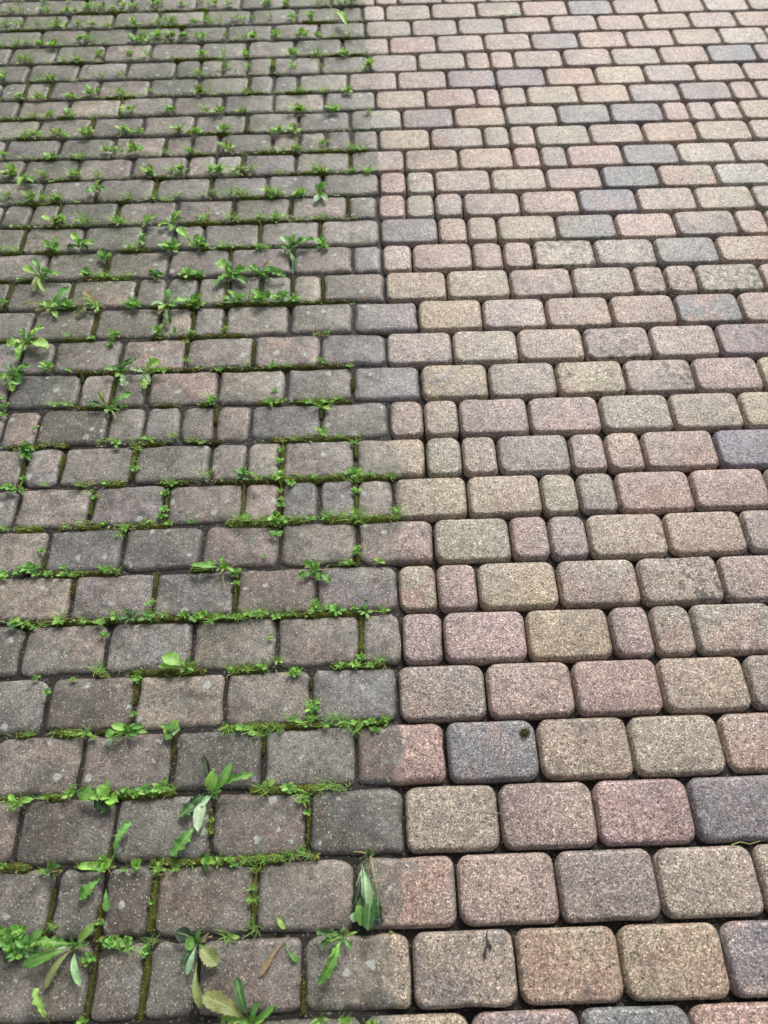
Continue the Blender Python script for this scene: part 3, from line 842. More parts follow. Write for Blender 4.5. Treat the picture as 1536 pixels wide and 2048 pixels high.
# small clumps: type x y r(px)   c = round-leaved clump, g = grass tuft, s = seedling rosette, m = short mossy tuft, k = dark tuft
SMALL = '''
c 20 1888 28;c 14 1868 24;c 44 1862 22;c 38 1906 22;c 72 1898 18;c 228 1881 18;c 256 1880 13;c 240 1894 13;c 172 1926 14;c 222 1886 22;c 250 1884 16;c 182 1915 18;g 305 1884 34;c 293 1904 20;g 262 1896 18;g 88 1742 12;m 45 1735 14;g 8 1733 12;g 315 1738 20;m 322 1745 16;
g 250 1740 12;c 205 1718 12;m 370 1727 18;g 355 1738 14;g 440 1722 20;c 460 1722 13;g 495 1722 22;c 470 1730 10;g 530 1718 24;g 560 1715 22;g 585 1712 22;c 602 1702 12;g 618 1710 20;m 512 1740 16;
g 508 1800 18;g 505 1775 13;g 505 1858 32;g 455 1875 26;c 305 1806 9;m 197 1842 14;c 203 1845 10;g 112 1853 14;g 660 1866 12;g 640 2042 26;g 690 2040 22;c 690 2043 14;g 745 2044 14;
g 38 1606 34;c 34 1612 16;g 95 1597 18;c 140 1590 16;c 148 1574 8;c 250 1585 18;c 272 1588 16;c 298 1582 20;c 325 1578 20;g 345 1580 20;c 330 1562 10;g 310 1590 14;
g 530 1578 32;c 580 1577 18;c 584 1584 10;g 612 1592 26;g 645 1578 30;g 675 1576 28;c 615 1626 12;g 605 1602 18;g 420 1580 10;m 421 1640 12;m 419 1662 12;
g 172 1469 24;c 187 1477 8;g 145 1470 14;m 130 1466 16;g 65 1470 14;c 268 1428 12;g 455 1462 24;c 485 1456 17;g 500 1462 18;g 520 1470 30;g 545 1456 22;g 560 1462 18;g 582 1440 26;c 622 1420 18;g 620 1440 24;g 622 1405 20;c 620 1434 10;
g 650 1450 18;g 672 1436 24;g 690 1448 24;g 708 1462 24;g 715 1446 20;c 740 1446 14;c 750 1460 12;g 770 1440 16;
g 205 1342 26;m 212 1350 20;g 275 1356 18;c 277 1362 12;g 470 1343 26;g 500 1338 18;g 525 1334 20;g 555 1322 18;c 595 1345 14;g 585 1350 18;c 708 1330 16;c 723 1315 13;m 722 1295 12;g 760 1322 20;g 740 1332 14;g 680 1334 16;g 380 1345 18;c 73 1357 10;c 148 1361 9;
g 125 1241 30;c 68 1258 9;g 50 1250 20;m 90 1250 16;g 170 1243 14;c 205 1250 16;c 212 1272 12;g 232 1234 28;k 262 1236 22;c 296 1236 18;c 302 1208 12;m 304 1222 14;g 330 1232 18;c 372 1232 15;c 392 1238 18;c 405 1232 15;
g 420 1245 22;g 440 1236 18;c 462 1234 12;g 480 1238 22;g 500 1228 18;c 515 1232 12;g 525 1230 20;g 555 1234 18;c 560 1232 10;g 585 1228 16;c 632 1210 14;g 630 1222 22;g 640 1218 16;s 673 1222 20;g 660 1216 16;c 712 1220 14;s 731 1225 18;g 765 1222 18;
g 541 1278 14;c 733 1200 5;
c 10 1154 18;c 38 1148 12;c 52 1141 18;c 68 1140 18;c 75 1150 14;c 85 1104 10;c 100 1150 12;c 128 1138 11;c 127 1152 12;g 150 1153 14;g 215 1142 18;g 235 1143 16;g 205 1140 10;g 425 1130 16;c 470 1148 16;c 472 1168 12;m 478 1142 10;g 712 1108 18;c 715 1098 12;g 760 1125 16;g 700 1128 14;m 690 1128 16;g 530 1114 8;
g 10 1057 16;m 40 1057 16;m 70 1057 16;m 150 1050 16;m 175 1047 18;g 135 1055 12;c 210 1050 9;g 242 1072 30;g 250 1058 18;m 290 1046 14;c 300 1044 10;c 330 1020 12;c 325 1035 12;c 338 1048 10;c 330 990 11;g 386 1047 14;
g 480 1038 24;g 500 1042 20;g 530 1040 22;g 565 1048 20;g 590 1040 18;g 620 1040 18;c 625 1040 9;g 655 1036 20;g 680 1036 18;g 710 1040 34;g 715 1028 24;g 750 1034 14;g 790 1036 32;g 793 1022 18;
c 560 985 9;c 562 1000 9;c 562 1012 10;m 178 985 16;m 185 968 16;g 95 973 14;m 240 966 14;g 215 970 14;g 160 972 12;c 190 996 10;g 268 938 20;c 340 970 11;c 335 985 10;g 415 952 24;g 345 970 18;
k 486 955 22;c 486 948 16;c 500 950 12;g 520 958 16;g 565 952 26;c 582 968 13;c 545 958 12;g 600 955 16;c 560 925 11;c 562 905 11;g 630 955 12;g 675 953 16;c 708 950 20;g 712 965 20;c 712 985 14;g 740 950 12;g 783 955 24;m 705 935 14;c 742 950 7;
m 205 883 16;m 220 880 14;m 275 880 20;m 272 900 20;m 270 920 16;g 300 882 16;g 350 876 18;g 385 884 14;g 405 888 10;m 90 890 16;m 120 893 16;c 48 960 10;c 120 925 7;g 645 867 22;m 712 885 18;c 706 890 10;m 560 880 16;m 562 898 14;g 590 880 14;g 680 875 14;m 615 873 14;
k 425 806 18;g 428 800 22;c 420 808 12;g 640 816 30;g 655 806 16;g 610 806 16;g 540 808 18;g 560 806 14;c 550 782 8;g 675 800 12;g 140 813 14;g 113 812 18;c 247 815 9;c 72 857 9;c 10 815 14;c 8 832 12;c 6 800 10;
c 97 738 16;g 92 743 12;c 140 743 9;c 545 732 12;c 545 737 9;c 575 734 9;c 640 722 9;c 650 728 8;g 700 735 10;c 440 744 10;g 372 724 14;c 398 738 7;g 495 732 10;
g 142 676 18;c 185 678 10;c 230 672 16;g 225 680 18;c 222 692 10;c 316 664 17;g 318 668 14;c 350 668 12;c 384 668 12;m 370 684 14;g 450 662 14;m 452 662 12;m 640 670 18;c 655 668 8;c 706 610 6;c 128 617 10;
'''
AUTO = [  # far weeds: rows of (y, x x x ...), radius from distance
    (612, '5 133 260 272 390 398'), (602, '448 470 500 515 528 562 585 558'), (552, '176 198 222 256 375 388 402'), (500, '8 34 98 108'),
    (497, '262 272 338 346 398 404 450 520 534 648'), (520, '208 212'), (445, '112 124 168 176 232 240'), (436, '405 414 462 466 522 550 556 582 640'),
    (398, '6 22 66 88 110 118 122 260 306 322 338'), (390, '352 362 410 428 460 478 486 492 540 556 562 600 604'), (352, '24 90 150 158 196 296 302'),
    (343, '342 352 368 424 428 440 464 478 506 560 630 640 645 695 705 740'), (316, '10 50 98 104 158 170'), (304, '216 226 242 262 270 330 338 378 384'),
    (300, '455 530 540 586 592 598 648 700 712 722'), (288, '645 652'), (272, '50 58 66 74 108 118 132 168 174'), (266, '252 260 278 360 382 390 448 545 556 588 596'),
    (234, '70 92 100 138 146 186'), (225, '262 338 345 412 440 482 488 592 600 664 740'), (198, '36 42 75 88 136 146'), (188, '186 196 238 248 262 300 398 404 412 456 490 494 592 600 650 690'),
    (160, '8 88 98 106 148'), (150, '198 204 240 248 390 398'), (136, '445 450 494 500 545 588 640 732 738'), (122, '40 50 58 64 128 154 160'),
    (112, '196 204 260 300 398 404 446 492 582 586 632 638 642 650 690 732'), (92, '4 28 34 52 80 84 108 116'), (82, '158 166 174 180 188 206 262 272 280'),
    (76, '290 306 316 330 338 345 366 372 396 404 412 450 484 490 506 510 552 556 596 604 634'), (52, '10 36 42 76 98 110 118 130 158 182 190 212 218 252 272'),
    (44, '312 318 328 336 344 350 384 392 412 420 428 440'), (38, '466 474 484 492 506 540 584 588 620 676'), (24, '8 24 42 88 96 128 136 150'),
    (18, '170 182 192 200 206 220 228 246 268'), (10, '312 322 364 372 404 416 430 458 530 536 572 640 654 678 692 704'), (4, '40 90 140 240 300')]


def clump(kind, px, py, r, seed):
    rg = random.Random(seed)
    s = px_size(px, max(py, 0))
    R = r * s * 1.15
    org = G(px, py, 0.0)
    lb = LB()

    def tint(c, j=0.18):
        v = rg.uniform(1 - j, 1 + j)
        return tuple(x * v * rg.uniform(0.9, 1.1) for x in LEAFC[c])
    if kind == 'c':
        n = rg.randint(13, 19)
        for i in range(n):
            a = rg.uniform(0, 6.283); q = R * rg.uniform(0.25, 1.0)
            b = org + Vector((rg.uniform(-.3, .3) * R, rg.uniform(-.15, .15) * R, 0.002))
            tp = org + Vector((math.cos(a) * q, math.sin(a) * q * 0.7, rg.uniform(0.15, 0.9) * R))
            lb.leaf(b, tp, R * rg.uniform(0.28, 0.46), 'ovate', arch=0.1 * R, tint=tint(rg.choice('llggg' if py > 450 else 'llly')), rng=rg, n=6, fold=rg.uniform(0.05, 0.2))
        for i in range(3):
            a = rg.uniform(0, 6.283); q = R * rg.uniform(0.6, 1.1)
            lb.leaf(org, org + Vector((math.cos(a) * q, math.sin(a) * q * 0.6, 0.006)), 0.0014, 'stem', arch=0.002, tint=tint('y'), rng=rg, wide=2)
    elif kind in 'gm':
        n = rg.randint(18, 28) if kind == 'g' else rg.randint(26, 34)
        for i in range(n):
            a = rg.uniform(0, 6.283)
            q = R * (rg.uniform(0.4, 1.1) if kind == 'g' else rg.uniform(0.15, 0.55))
            sp = 0.30 if kind == 'g' else 0.6
            b = org + Vector((rg.uniform(-sp, sp) * R, rg.uniform(-sp, sp) * R * 0.5, 0.001))
            tp = b + Vector((math.cos(a) * q, math.sin(a) * q * 0.7, rg.uniform(0.3, 1.1) * R if kind == 'g' else rg.uniform(0.004, 0.010)))
            lb.leaf(b, tp, rg.uniform(0.0013, 0.0026) * (1.0 if py > 500 else 1.4), 'blade', arch=0.16 * q, tint=tint(rg.choice(('lllgygl' if kind == 'g' else 'lylglo') if py > 450 else 'llyly'), 0.25), rng=rg, wide=2, n=3, bend=rg.uniform(-.15, .15))
        if kind == 'g' and rg.random() < 0.6:
            for i in range(rg.randint(1, 4)):
                a = rg.uniform(0, 6.283); q = R * rg.uniform(0.5, 0.9)
                lb.leaf(org, org + Vector((math.cos(a) * q, math.sin(a) * q * .7, rg.uniform(0.004, 0.014))), R * 0.3, 'ovate', arch=0.004, tint=tint('l'), rng=rg, n=5)
    else:
        n = rg.randint(8, 11) if kind == 'k' else rg.randint(5, 7)
        for i in range(n):
            a = i * 6.283 / n + rg.uniform(-.4, .4); q = R * rg.uniform(0.6, 1.05)
            tp = org + Vector((math.cos(a) * q, math.sin(a) * q * 0.75, rg.uniform(0.004, 0.018)))
            lb.leaf(org, tp, R * rg.uniform(0.28, 0.42), rg.choice(['lance', 'lobed', 'ovate']), arch=0.12 * R, tint=tint('d' if kind == 'k' else rg.choice('ggl')), rng=rg, n=8, fold=0.15)
    names = {'c': ('weed_clump', 'clump of small rounded leaves'), 'g': ('grass_tuft', 'tuft of thin grassy blades'), 'm': ('moss_tuft', 'short bright mossy tuft'),
             's': ('seedling', 'small leafy seedling rosette'), 'k': ('leafy_tuft', 'dark tuft of little leaves')}
    nm, look = names[kind]
    o = new_obj(nm, lb.mesh(nm, org), loc=org)
    o.color = (1, 1, 1, 1)
    register(o, px, py, look, 'grass' if kind == 'g' else ('moss' if kind == 'm' else 'weed'), 'small weeds sprouting from the paving joints')


sd = 100
for it in SMALL.replace('\n', '').split(';'):
    if not it.strip():
        continue
    k, x, y, r = it.split()
    sd += 1
    clump(k, float(x), float(y), float(r), sd)
rng = random.Random(77)
FAR_STUFF = []
for y, xs in AUTO:
    for x in xs.split():
        sd += 1
        FAR_STUFF.append((rng.choice('cggggmc'), float(x) + rng.uniform(-2, 2), y + rng.uniform(-3, 3), (11.0 + 6.5 * (max(y, 0) / 600.0)) * rng.uniform(0.8, 1.5), sd))
for a in FAR_STUFF:
    clump(*a)


# ------------------------------------------------------------------ moss in the joints
class Moss:
    def __init__(self):
        self.V, self.F, self.C = [], [], []

    def strip(self, pts, hw, bright, rg):
        """mound along a list of ground points with half width hw"""
        n = len(pts)
        o0 = len(self.V)
        cross = (-1, -0.55, 0, 0.55, 1)
        base = Vector((0.042, 0.040, 0.010)).lerp(Vector((0.100, 0.125, 0.018)), bright)
        for i, p in enumerate(pts):
            d = (pts[min(i + 1, n - 1)] - pts[max(i - 1, 0)]).normalized()
            s = Vector((-d.y, d.x, 0))
            nz = noise.noise((p.x * 40, p.y * 40, 2.2)); nw = noise.noise((p.x * 30, p.y * 30, 7.2))
            w = hw * (1 + 0.65 * nw) * min(1.0, 0.35 + 0.2 * min(i, n - 1 - i))
            e = 1.0 if 0 < i < n - 1 else 0.35
            for u in cross:
                z = (-0.009 + (0.0118 + 0.0040 * nz + 0.002 * bright) * (1 - abs(u) ** 2.2)) * 1.0 if e == 1.0 else -0.010
                j = rg.uniform(-0.0008, 0.0008)
                self.V.append(p + s * (u * w * e + j) + Vector((0, 0, z + j)))
                v = 1 + 0.35 * noise.noise((p.x * 25, p.y * 25, u * 2 + 1.1))
                self.C.append(tuple(base * v))
        for i in range(n - 1):
            for j in range(4):
                a = o0 + i * 5 + j
                self.F.append((a, a + 1, a + 6, a + 5))
        # leaflets
        L = sum((pts[i + 1] - pts[i]).length for i in range(n - 1))
        cnt = int(L * hw * 2 * (220000 if bright > 0.4 else 190000))
        for _ in range(cnt):
            f = rg.uniform(0, n - 1.001); i = int(f); q = f - i
            p = pts[i].lerp(pts[i + 1], q)
            d = (pts[i + 1] - pts[i]).normalized(); s = Vector((-d.y, d.x, 0))
            u = rg.gauss(0, 0.5)
            nz = noise.noise((p.x * 40, p.y * 40, 2.2))
            z = -0.009 + (0.0118 + 0.0040 * nz + 0.002 * bright) * max(0, 1 - min(abs(u), 1) ** 2.2)
            b = p + s * (u * hw) + Vector((0, 0, max(z, -0.006) - 0.0005))
            a = rg.uniform(0, 6.283); ln = rg.uniform(0.0018, 0.0045) * (1 + 0.6 * bright)
            t = b + Vector((math.cos(a) * ln * 0.7, math.sin(a) * ln * 0.7, ln * rg.uniform(0.3, 1.0)))
            w = Vector((-math.sin(a), math.cos(a), 0)) * rg.uniform(0.0006, 0.0013)
            o1 = len(self.V)
            self.V += [b - w, b + w, t]
            hi = rg.random() < 0.03 + 0.6 * bright
            c = Vector((0.20, 0.26, 0.030)) * rg.uniform(0.4, 1.3) if hi else base * rg.uniform(0.7, 1.8)
            if rg.random() < 0.04:
                c = Vector((0.33, 0.27, 0.12))
            self.C += [tuple(c)] * 3
            self.F.append((o1, o1 + 1, o1 + 2))


def joint_y(k, x):
    """ground y of the joint between row k and row k+1"""
    return (row_y[k] + row_y[k + 1]) / 2 + (row_s[k] + row_s[k + 1]) / 2 * x


moss = Moss()
rg = random.Random(3)
HM = {1: [(0, 30, .3), (195, 240, .3)], 2: [(0, 62, .2), (150, 225, .4), (300, 420, .6), (420, 640, .8)],
      3: [(0, 60, .5), (90, 130, .4), (230, 352, .6), (500, 700, .6)], 4: [(30, 75, .5), (105, 165, .25), (195, 300, .4), (445, 560, .7), (550, 700, .35), (690, 778, .7)],
      5: [(190, 415, .1), (455, 570, .6), (660, 772, .45)], 6: [(-20, 140, .1), (120, 235, .3), (200, 300, .2), (290, 425, .3), (415, 620, .7), (610, 745, .6)],
      7: [(-20, 90, .6), (60, 252, .5), (380, 452, .6), (655, 745, .1)], 8: [(-20, 88, .8), (118, 340, .7), (445, 660, .7), (640, 802, .8)],
      9: [(155, 250, .8), (312, 420, .35), (410, 560, .35), (550, 725, .4), (700, 792, .7)], 10: [(-20, 140, .3), (195, 295, .8), (260, 445, .35), (510, 620, .4), (600, 722, .55)],
      11: [(138, 172, .3), (170, 235, .2), (315, 445, .3), (515, 640, .4), (620, 705, .4)], 12: [(152, 240, .25), (230, 320, .3), (305, 470, .3), (400, 702, .3)],
      13: [(-20, 25, .3), (125, 192, .3), (300, 400, .3), (370, 502, .35), (618, 658, .5)], 14: [(120, 150, .4), (300, 400, .4), (430, 600, .45), (575, 697, .3)],
      15: [(-10, 60, .4), (160, 260, .5), (360, 405, .5)], 16: [(0, 45, .5), (70, 130, .4), (240, 300, .5), (400, 530, .4), (560, 600, .4)],
      17: [(30, 60, .5), (90, 180, .3), (370, 470, .5), (480, 580, .4), (590, 650, .5)], 18: [(20, 110, .4), (230, 300, .5), (480, 560, .5)],
      19: [(50, 160, .3), (300, 380, .5), (560, 660, .4)], 20: [(70, 160, .4), (380, 420, .6), (500, 600, .4), (570, 735, .5)], 21: [(30, 100, .4), (400, 460, .4)]}
for k in range(22, 32):
    HM[k] = []
    x = rg.uniform(-30, 60)
    while x < 700:
        ln = rg.uniform(30, 130)
        if rg.random() < 0.45:
            HM[k].append((x, min(x + ln, 725), rg.uniform(0.2, 0.8)))
        x += ln + rg.uniform(5, 60)
for k, segs in HM.items():
    for x0, x1, br in segs:
        yp = None
        # pixel x -> ground x at this joint (iterate: row lines are nearly level)
        def gx(px):
            X = 0.0
            for _ in range(6):
                Y = joint_y(k, X)
                u, v = PX((X, Y, 0)); u2, _v = PX((X + 0.01, Y, 0))
                X += (px - u) / ((u2 - u) / 0.01)
            return X
        a, b = gx(x0), gx(x1)
        n = max(3, int((b - a) / 0.008))
        pts = [Vector((a + (b - a) * i / n, joint_y(k, a + (b - a) * i / n) + 0.0015 * math.sin(i * 1.7), 0)) for i in range(n + 1)]
        run = []
        for q in pts + [None]:
            keep = q is not None and noise.noise((q.x * 13, q.y * 13, 9.1)) > -0.22
            if keep:
                run.append(q)
            else:
                if len(run) > 2:
                    moss.strip(run, rg.uniform(0.0075, 0.0125) if br < 0.65 else rg.uniform(0.009, 0.014), min(max(br + rg.uniform(-.25, .2), 0), 1), rg)
                run = []
VM = {1: [(182, 0, 1, .2), (289, 0, 1, .35), (607, .0, .45, .2)], 2: [(102, 0, .75, .15), (203, 0, .5, .25), (306, .1, 1, .5), (509, 0, 1, .6)],
      3: [(421, .1, .9, .6), (616, .05, 1, .3), (227, 0, .3, .3)], 4: [(527, .55, 1, .2), (345, .5, 1, .15)], 5: [(268, .45, 1, .3), (621, .5, 1, .15)],
      6: [(722, 0, 1, .6)], 7: [(307, .3, 1, .35), (141, .5, 1, .1), (471, .1, 1, .4)], 8: [(91, 0, .4, .5), (715, 0, .5, .6)],
      9: [(486, 0, 1, .5), (561, 0, 1, .6), (332, 0, 1, .5), (182, .3, 1, .8), (712, .3, 1, .7)], 10: [(47, 0, 1, .15), (122, .2, .8, .4), (267, .1, 1, .8), (564, 0, 1, .6), (712, .5, 1, .7)],
      11: [(430, .5, 1, .4), (642, .55, 1, .4)], 12: [(225, 0, .8, .3), (157, .5, 1, .2), (706, .2, .7, .25)], 13: [(372, .5, 1, .2), (507, 0, .9, .3)],
      14: [(190, 0, 1, .2), (386, 0, 1, .3), (450, 0, .6, .3), (580, .4, 1, .3)], 15: [(17, 0, 1, .2), (142, 0, .9, .2), (272, .3, 1, .2), (395, 0, .5, .2), (455, 0, 1, .1), (522, 0, 1, .3), (585, .3, 1, .2), (645, 0, 1, .3)],
      16: [(585, .1, 1, .4), (460, .4, 1, .3), (214, 0, 1, .5)], 17: [(520, 0, 1, .5), (640, 0, 1, .3), (47, 0, 1, .3)], 18: [(234, .1, .8, .1), (467, 0, 1, .1), (582, .2, 1, .5), (696, .1, 1, .4), (117, 0, 1, .3)],
      19: [(421, .2, 1, .5), (310, 0, 1, .4), (194, 0, .4, .2)], 20: [(155, 0, .7, .3), (485, 0, 1, .6), (701, 0, .8, .5)], 21: [(331, 0, .8, .2), (385, 0, .4, .4)]}
for k in range(22, 30):
    VM[k] = [(PX((x, row_y[k], 0))[0], 0, 1, rg.uniform(0.2, 0.7)) for x in EDGES[k] if -1.5 < x < bound_x(row_y[k]) - 0.03 and rg.random() < 0.15]
for k, segs in VM.items():
    for px_, f0, f1, br in segs:
        X = min(EDGES[k], key=lambda x: abs(PX((x, row_y[k] + row_s[k] * x, 0))[0] - px_))
        yb, yt = joint_y(k - 1, X), joint_y(k, X)
        n = max(3, int((yt - yb) * (f1 - f0) / 0.007))
        pts = [Vector((X + 0.001 * math.sin(i * 2.1), yb + (yt - yb) * (f0 + (f1 - f0) * i / n), 0)) for i in range(n + 1)]
        cut = [q for q in pts if noise.noise((q.x * 31, q.y * 31, 3.7)) > -0.3]
        if len(cut) > 2:
            moss.strip(cut, rg.uniform(0.0038, 0.0072), br * 0.8, rg)
me = bpy.data.meshes.new('moss')
me.from_pydata([tuple(v) for v in moss.V], [], moss.F)
at = me.attributes.new('tint', 'FLOAT_COLOR', 'POINT')
at.data.foreach_set('color', np.array([(*c, 1) for c in moss.C], dtype=np.float32).ravel())
me.materials.append(M_MOSS)
me.polygons.foreach_set('use_smooth', [True] * len(moss.F))
mo = new_obj('moss', me)
mo['kind'] = 'stuff'
mo['label'] = 'green and brown moss filling the joints of the uncleaned left half'
mo['category'] = 'moss'

# thin runners and straws through the mossy joints
lb = LB()
for k, segs in HM.items():
    if k > 16:
        segs = segs + [(-30, 735, 0.25)]
    for x0, x1, br in segs:
        for _ in range(int((x1 - x0) / (5 if k < 17 else 3.2) * (0.35 + br))):
            px_ = rg.uniform(x0, x1)
            X = G(px_, PX((0, joint_y(k, 0), 0))[1]).x
            b = Vector((X, joint_y(k, X) + rg.uniform(-0.006, 0.006), 0.001))
            a = rg.uniform(0, 6.283); q = rg.uniform(0.008, 0.030) * (1 if k < 15 else 1.3)
            tp = b + Vector((math.cos(a) * q, math.sin(a) * q * .7, rg.uniform(0.002, 0.010) + (0.5 * q * rg.random() if k > 12 else 0)))
            cc = LEAFC[rg.choice('llyggob')]
            v = rg.uniform(0.7, 1.3)
            if rg.random() < 0.35:
                lb.leaf(b, b + (tp - b) * 0.6, rg.uniform(0.003, 0.0055) * (1 if k < 15 else 1.8), 'ovate', arch=0.001, tint=tuple(c * v for c in cc), rng=rg, n=5)
            else:
                lb.leaf(b, tp, rg.uniform(0.0012, 0.0024) * (1 if k < 15 else 1.5), 'blade', arch=0.002, tint=tuple(c * v for c in cc), rng=rg, wide=2, n=3, bend=rg.uniform(-.2, .2))
for x0, y0, x1, y1 in ((330, 1495, 336, 1520), (765, 1150, 755, 1178), (318, 1250, 345, 1268), (500, 1235, 512, 1262), (10, 1178, 30, 1192), (134, 1165, 146, 1186), (460, 1345, 455, 1362), (505, 1500, 498, 1478),
                       (700, 1600, 690, 1592), (615, 1500, 640, 1560), (520, 1480, 500, 1505), (360, 1690, 352, 1712), (265, 1905, 250, 1930), (180, 1945, 190, 1925), (640, 1840, 630, 1862), (300, 640, 322, 628)):
    lb.leaf(G(x0, y0, 0.003), G(x1, y1, 0.003), 0.0013, 'stem', arch=0.002, tint=(0.36, 0.30, 0.17), rng=rg, wide=2, bend=rg.uniform(-.2, .2))
o = new_obj('sprouts', lb.mesh('sprouts', Vector((0, 0, 0))))
o.color = (1, 1, 1, 1)
o['kind'] = 'stuff'
o['label'] = 'fine green and straw coloured sprouts scattered through the mossy joints'
o['category'] = 'sprouts'


# ------------------------------------------------------------------ loose things
def tag(o, label, cat):
    o['label'] = label
    o['category'] = cat


def loose_leaf(name, b, t, wpx, shape, cc, label, lift=0.004, arch=0.004):
    org = G(*b, 0.0)
    l = LB()
    l.leaf(G(*b, 0.004), G(*t, lift), wpx * px_size(*t), shape, arch=arch, rng=random.Random(int(b[0])), wide=5, fold=0.12, bend=0.05)
    o = new_obj(name, l.mesh(name, org), loc=org)
    o.color = (*LEAFC[cc], 1)
    tag(o, label, 'leaf')


loose_leaf('dead_leaf', (578, 1872), (518, 1955), 15, 'lance', 'b', 'dry tan leaf on a reddish stalk lying on a dark paver', 0.006)
loose_leaf('fallen_leaf', (571, 1893), (599, 1924), 11, 'lance', 'g', 'small green fallen leaf right of the dry tan leaf')
loose_leaf('fallen_leaf', (552, 1828), (570, 1858), 13, 'lance', 'l', 'small bright green fallen leaf above the dry tan leaf')
loose_leaf('fallen_leaf', (993, 32), (1042, 29), 9, 'lance', 'd', 'dark green leaf on the cleaned pavers near the top edge')
loose_leaf('dead_leaf', (790, 1864), (776, 1868), 9, 'ovate', 'y', 'pale yellow scrap in the joint beside the stain edge')


def tube(pts, radii, sides=6):
    V, F = [], []
    for i, p in enumerate(pts):
        d = (pts[min(i + 1, len(pts) - 1)] - pts[max(i - 1, 0)]).normalized()
        s = d.cross(Vector((0, 0, 1))).normalized(); u = s.cross(d)
        for q in range(sides):
            a = 6.283 * q / sides
            V.append(p + (s * math.cos(a) + u * math.sin(a)) * radii[i])
    for i in range(len(pts) - 1):
        for q in range(sides):
            F.append((i * sides + q, i * sides + (q + 1) % sides, (i + 1) * sides + (q + 1) % sides, (i + 1) * sides + q))
    return V, F


def twig(name, pix, rad, col, label, cat, z=0.003):
    org = G(*pix[0], 0)
    pts = [G(*p, z + 0.0012 * (i % 2)) - org for i, p in enumerate(pix)]
    V, F = tube(pts, rad)
    me = bpy.data.meshes.new(name)
    me.from_pydata([tuple(v) for v in V], [], F)
    me.materials.append(M_TWIG)
    me.polygons.foreach_set('use_smooth', [True] * len(F))
    o = new_obj(name, me, loc=org)
    o.color = (*col, 1)
    if label:
        tag(o, label, cat)
    return o


tw = twig('withered_stem', [(974, 1862), (973, 1876), (977, 1884), (972, 1896), (969, 1908), (972, 1917)], [0.0012, 0.0018, 0.0030, 0.0022, 0.0034, 0.0012], (0.045, 0.040, 0.042),
          'withered black stem lying on a tan cleaned paver', 'stem', 0.004)
twig('withered_bud', [(977, 1885), (982, 1893), (981, 1900)], [0.0012, 0.0026, 0.0008], (0.045, 0.040, 0.042), None, None, 0.005)
wb = bpy.data.objects['withered_bud']
wb.parent = tw
wb.matrix_parent_inverse = Matrix.Translation(-Vector(tw.location))
twig('straw', [(1462, 1690), (1480, 1684), (1500, 1688), (1521, 1682)], [0.0008, 0.0009, 0.0008, 0.0005], (0.34, 0.33, 0.16), 'pale straw across a joint near the right edge', 'straw', 0.002)
twig('straw', [(948, 1622), (985, 1624), (1004, 1627)], [0.0004, 0.0006, 0.0004], (0.30, 0.30, 0.18), 'thin pale straw bridging a joint between tan and mauve pavers', 'straw', 0.002)
twig('root_fibre', [(826, 1385), (846, 1382), (858, 1396), (858, 1412)], [0.0003, 0.0005, 0.0005, 0.0003], (0.06, 0.05, 0.05), 'fine dark curled root fibre on a mauve cleaned paver', 'root', 0.001)

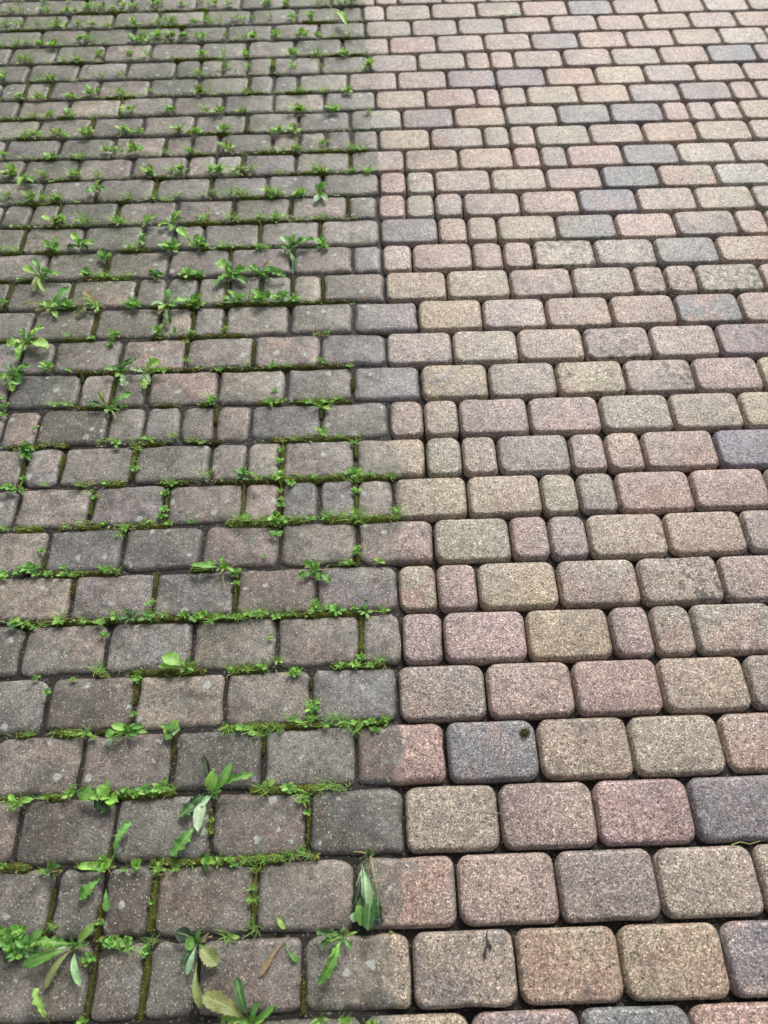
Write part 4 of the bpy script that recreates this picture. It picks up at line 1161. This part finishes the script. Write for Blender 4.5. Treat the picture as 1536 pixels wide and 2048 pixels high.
# crumb of moss lying on a cleaned paver
mb = Moss()
rg = random.Random(8)
org = G(1050, 1466, 0)
for i in range(900):
    v = Vector((rg.gauss(0, 1), rg.gauss(0, 1), abs(rg.gauss(0, 1)))).normalized() * 0.0105 * rg.uniform(0.5, 1.0)
    v.x *= 1.15
    v = v * (1 + 0.5 * noise.noise(v * 200))
    v.z *= 0.75
    b = v + Vector((0, 0, 0.001))
    t = b + Vector((rg.gauss(0, 1), rg.gauss(0, 1), rg.gauss(0.2, 1))).normalized() * 0.003
    t.z = max(t.z, 0.0005)
    w = Vector((rg.gauss(0, 1), rg.gauss(0, 1), 0)).normalized() * 0.001
    o1 = len(mb.V)
    mb.V += [b - w, b + w, t]
    c = Vector((0.075, 0.072, 0.024)) * rg.uniform(0.4, 2.2)
    mb.C += [tuple(c)] * 3
    mb.F.append((o1, o1 + 1, o1 + 2))
me = bpy.data.meshes.new('moss_crumb')
me.from_pydata([tuple(v) for v in mb.V], [], mb.F)
at = me.attributes.new('tint', 'FLOAT_COLOR', 'POINT'); at.data.foreach_set('color', np.array([(*c, 1) for c in mb.C], dtype=np.float32).ravel())
me.materials.append(M_MOSS)
o = new_obj('moss_crumb', me, loc=org)
tag(o, 'loose olive brown crumb of moss on a dark cleaned paver', 'moss')

# ------------------------------------------------------------------ labels that single out each weed
ORD = ['zeroth', 'first', 'second', 'third', 'fourth', 'fifth', 'sixth', 'seventh', 'eighth', 'ninth', 'tenth', 'eleventh', 'twelfth', 'thirteenth',
       'fourteenth', 'fifteenth', 'sixteenth', 'seventeenth', 'eighteenth', 'nineteenth', 'twentieth']


def ordn(n):
    if n <= 20:
        return ORD[n]
    tens = {2: 'twenty', 3: 'thirty', 4: 'forty', 5: 'fifty'}[n // 10]
    if n % 10 == 0:
        return {20: 'twentieth', 30: 'thirtieth', 40: 'fortieth', 50: 'fiftieth'}[n]
    return tens + '-' + ORD[n % 10]


by_joint = {}
for o, px_, py_, look in THINGS:
    p = G(px_, py_)
    k = min(range(-1, 33), key=lambda q: abs(joint_y(q, p.x) - p.y))
    by_joint.setdefault(k, []).append((px_, o, look))
for k, lst in by_joint.items():
    lst.sort(key=lambda a: a[0])
    for i, (px_, o, look) in enumerate(lst):
        if len((look + ordn(i + 1) + ordn(max(k + 1, 1))).replace('-', ' ').split()) > 8:
            print('LONG', o.name, look)
        o['label'] = f'{look}, {ordn(i + 1)} plant from left in {ordn(max(k + 1, 1))} joint from bottom'
print('pavers', len(pavers), 'visible', sum(1 for d in pavers if d['area'] > 0), 'things', len(THINGS), 'moss faces', len(moss.F))
